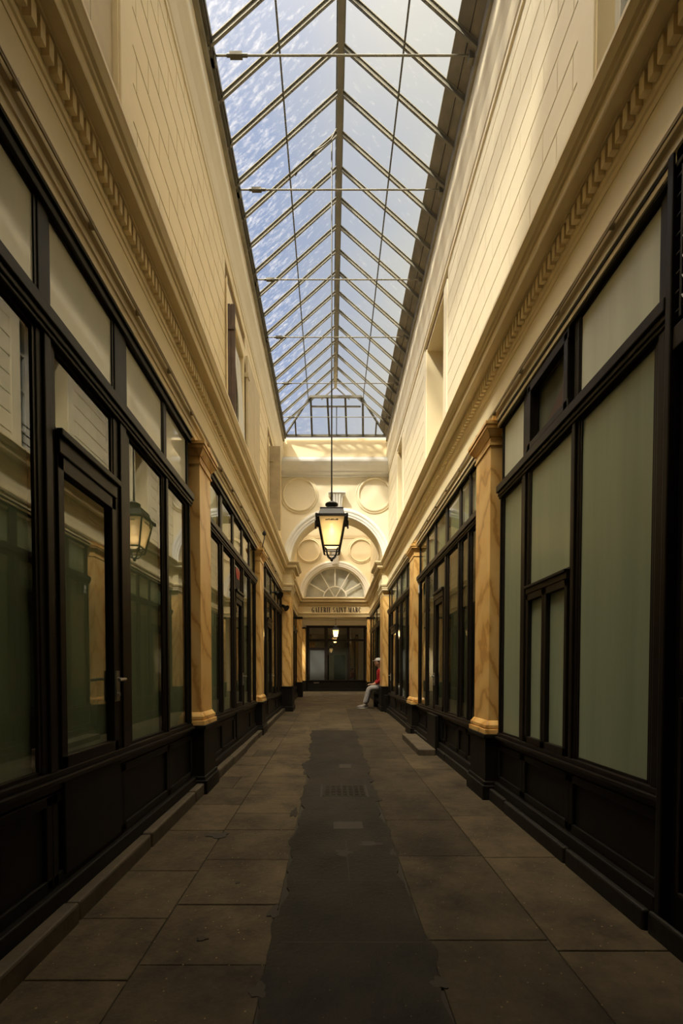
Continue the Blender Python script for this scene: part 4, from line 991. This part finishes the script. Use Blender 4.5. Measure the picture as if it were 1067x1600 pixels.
# ------------------------------------------------------------------ person
def skinned(name, pts, edges, radii, m, parent, sub=2, root=0):
    me = bpy.data.meshes.new(name); off = Vector((0, 0, 0)); p = parent
    while p is not None: off += p.location; p = p.parent
    me.from_pydata([Vector((a, b_, c + E)) - off for a, b_, c in pts], edges, [])
    o = bpy.data.objects.new(name, me); C.objects.link(o)
    if parent: o.parent = parent
    sm = o.modifiers.new('skin', 'SKIN'); sm.use_smooth_shade = True
    for i, r in enumerate(radii):
        v = me.skin_vertices[0].data[i]; v.radius = (r, r) if not isinstance(r, tuple) else r
    me.skin_vertices[0].data[root].use_root = True
    sb = o.modifiers.new('sub', 'SUBSURF'); sb.levels = sub; sb.render_levels = sub
    me.materials.append(M[m]); return o
b = MB(); b.fbox(1.565, 1.64, YB + .04, 13.35, 2.2); struct(b.build('wall_recess', 'black'), 'dark recess wall behind the seated person')
py = 12.80; fz = floor_z(py)
per = thing('person', 'person in red top, grey trousers and white cap seated against the right wall', 'person', (1.38, py, fz))
hip = (1.415, py, fz + .60); chest = (1.40, py, fz + .94); neck = (1.37, py - .01, fz + 1.12); head0 = (1.335, py - .02, fz + 1.21)
P = [hip, (1.425, py, fz + .74), chest, (1.385, py, fz + 1.06), neck, (1.35, py - .015, fz + 1.17),      # 0-5
     (1.33, py - .02, fz + 1.235), (1.33, py - .02, fz + 1.32),                                          # 6,7 head
     (1.40, py - .16, fz + 1.04), (1.38, py - .20, fz + .80), (1.22, py - .13, fz + .67), (1.13, py - .09, fz + .665),    # right arm (near camera) 8-11
     (1.40, py + .16, fz + 1.04), (1.37, py + .20, fz + .81), (1.22, py + .12, fz + .67), (1.14, py + .06, fz + .665),    # left arm 12-15
     (1.40, py - .10, fz + .57), (1.06, py - .12, fz + .56), (1.00, py - .11, fz + .30), (.93, py - .12, fz + .09),        # right leg 16-19
     (1.40, py + .10, fz + .57), (1.10, py + .13, fz + .54), (1.04, py + .12, fz + .30), (1.00, py + .12, fz + .09)]       # left leg 20-23
Ed = [(0, 1), (1, 2), (2, 3), (3, 4), (4, 5), (5, 6), (6, 7), (3, 8), (8, 9), (9, 10), (10, 11), (3, 12), (12, 13), (13, 14), (14, 15), (0, 16), (16, 17), (17, 18), (18, 19), (0, 20), (20, 21), (21, 22), (22, 23)]
R = [.12, .11, .12, .10, .05, .05, .075, .078, .052, .042, .032, .028, .052, .042, .032, .028, .085, .06, .048, .034, .085, .06, .048, .034]
body = skinned('body', P, Ed, R, 'skin', per)
# head details
hx, hy, hz = 1.322, py - .022, fz + 1.285
def ell(mb, c, r, n=14, zmin=-1, zmax=1):
    rows = [(zmin + (zmax - zmin) * i / n) for i in range(n + 1)]; vs = []; m = 20
    for t in rows:
        rr = math.sqrt(max(0, 1 - t * t))
        for k in range(m): vs.append((c[0] + r[0] * rr * math.cos(2 * PI * k / m), c[1] + r[1] * rr * math.sin(2 * PI * k / m), c[2] + r[2] * t))
    return mb.raw(vs, [(i * m + k, i * m + (k + 1) % m, (i + 1) * m + (k + 1) % m, (i + 1) * m + k) for i in range(n) for k in range(m)])
b = MB(); ell(b, (hx, hy, hz), (.092, .076, .112)); ell(b, (hx - .04, hy, hz - .065), (.048, .05, .045)); b.build('head', 'skin', per, smooth=True)
b = MB(); ell(b, (hx - .095, hy, hz - .012), (.020, .012, .022)); b.build('nose', 'skin', per, smooth=True)
for sy in (-1, 1):
    b = MB(); ell(b, (hx + .008, hy + sy * .077, hz - .01), (.018, .008, .030)); b.build('ear', 'skin', per, smooth=True)
    b = MB(); ell(b, (hx - .080, hy + sy * .032, hz + .012), (.010, .012, .007)); b.build('eye', 'hair', per, smooth=True)
b = MB(); ell(b, (hx - .083, hy, hz - .052), (.008, .024, .006)); b.build('mouth', 'red_paper', per, smooth=True)
b = MB(); ell(b, (hx + .018, hy, hz + .010), (.088, .082, .085)); b.build('hair', 'hair', per, smooth=True)
cp = MB(); ell(cp, (hx + .004, hy, hz + .045), (.104, .090, .085), zmin=0, zmax=1); cp_o = cp.build('cap', 'white_cloth', per, smooth=True)
br = MB(); n = 12; pts = [(hx - .07 - .085 * math.cos(a), hy + .075 * math.sin(a)) for a in [-PI / 2 + PI * i / n for i in range(n + 1)]]
br.prism(pts, hz + .040, hz + .052, 'z'); br.build('visor', 'white_cloth', cp_o)
# clothing as slightly larger continuous shells
o = skinned('red_top', [hip, (1.425, py, fz + .74), chest, (1.385, py, fz + 1.06), (1.372, py - .01, fz + 1.115), (1.40, py - .165, fz + 1.04), (1.385, py - .205, fz + .80), (1.24, py - .14, fz + .68), (1.40, py + .165, fz + 1.04), (1.375, py + .205, fz + .81), (1.24, py + .13, fz + .68)],
        [(0, 1), (1, 2), (2, 3), (3, 4), (3, 5), (5, 6), (6, 7), (3, 8), (8, 9), (9, 10)], [.135, .13, .14, .12, .065, .068, .058, .045, .068, .058, .045], 'red_cloth', per)
o = skinned('trousers', [(1.41, py, fz + .63), (1.39, py - .10, fz + .585), (1.06, py - .125, fz + .565), (1.00, py - .115, fz + .30), (.945, py - .12, fz + .12), (1.39, py + .10, fz + .585), (1.10, py + .135, fz + .545), (1.04, py + .125, fz + .30), (1.005, py + .12, fz + .12)],
        [(0, 1), (1, 2), (2, 3), (3, 4), (0, 5), (5, 6), (6, 7), (7, 8)], [.135, .105, .088, .075, .068, .105, .088, .075, .068], 'grey_cloth', per)
for (ax_, ay_) in ((.93, py - .12), (1.0, py + .12)):
    sh = MB(); ell(sh, (ax_ - .075, ay_, fz + .045), (.135, .05, .045), zmin=-.6); ell(sh, (ax_ + .0, ay_, fz + .085), (.055, .045, .05)); so_ = sh.build('shoe', 'shoe', per, smooth=True)
    sh = MB(); n = 18; sh.prism([(ax_ - .075 + .14 * math.cos(2 * PI * i / n), ay_ + .052 * math.sin(2 * PI * i / n)) for i in range(n)], fz + .002, fz + .022, 'z'); sh.build('sole', 'sole', so_)
# hands with separate fingers
def hand(x, y, z, sy):
    pts = [(x + .03, y, z), (x - .02, y, z), (x - .055, y, z - .002)]; ed = [(0, 1), (1, 2)]; rd = [.026, (.034, .018), (.036, .016)]
    for i in range(4):
        oy = (i - 1.5) * .019; L = (.028, .034, .031, .024)[i]; k = len(pts)
        pts += [(x - .062, y + oy, z), (x - .066 - L, y + oy * 1.1, z - .008), (x - .072 - L * 1.5, y + oy * 1.1, z - .028)]; ed += [(2, k), (k, k + 1), (k + 1, k + 2)]; rd += [.009, .0085, .007]
    k = len(pts); pts += [(x - .02, y + sy * .034, z), (x - .05, y + sy * .052, z - .006)]; ed += [(1, k), (k, k + 1)]; rd += [.011, .009]
    skinned('hand', pts, ed, rd, 'skin', per, 1)
hand(1.15, py - .095, fz + .672, 1); hand(1.155, py + .065, fz + .672, -1)
bg = MB(); ell(bg, (1.38, py + .02, fz + .27), (.16, .2, .18)); 
tag(bg.build('backpack', 'bag_cloth', smooth=True), 'dark bag lying under the seated person by the right wall', 'bag')
b = MB(); b.fbox(1.20, 1.60, py + .25, py + .5, h1=.45); b.fbox(1.22, 1.50, py - .2, py + .5, h1=.47)
b2 = MB(); b2.box(1.20, 1.50, py - .22, py + .52, fz + .40, fz + .46); b2.fbox(1.24, 1.50, py + .30, py + .5, h1=.42)
b2.fbox(1.46, 1.50, py - .2, py + .5, h1=.42)
st_ = thing('bench', 'dark bench by the right wall on which the person sits', 'bench', (1.35, py, fz))
b2.build('seat', 'black', st_, bevel=.008)
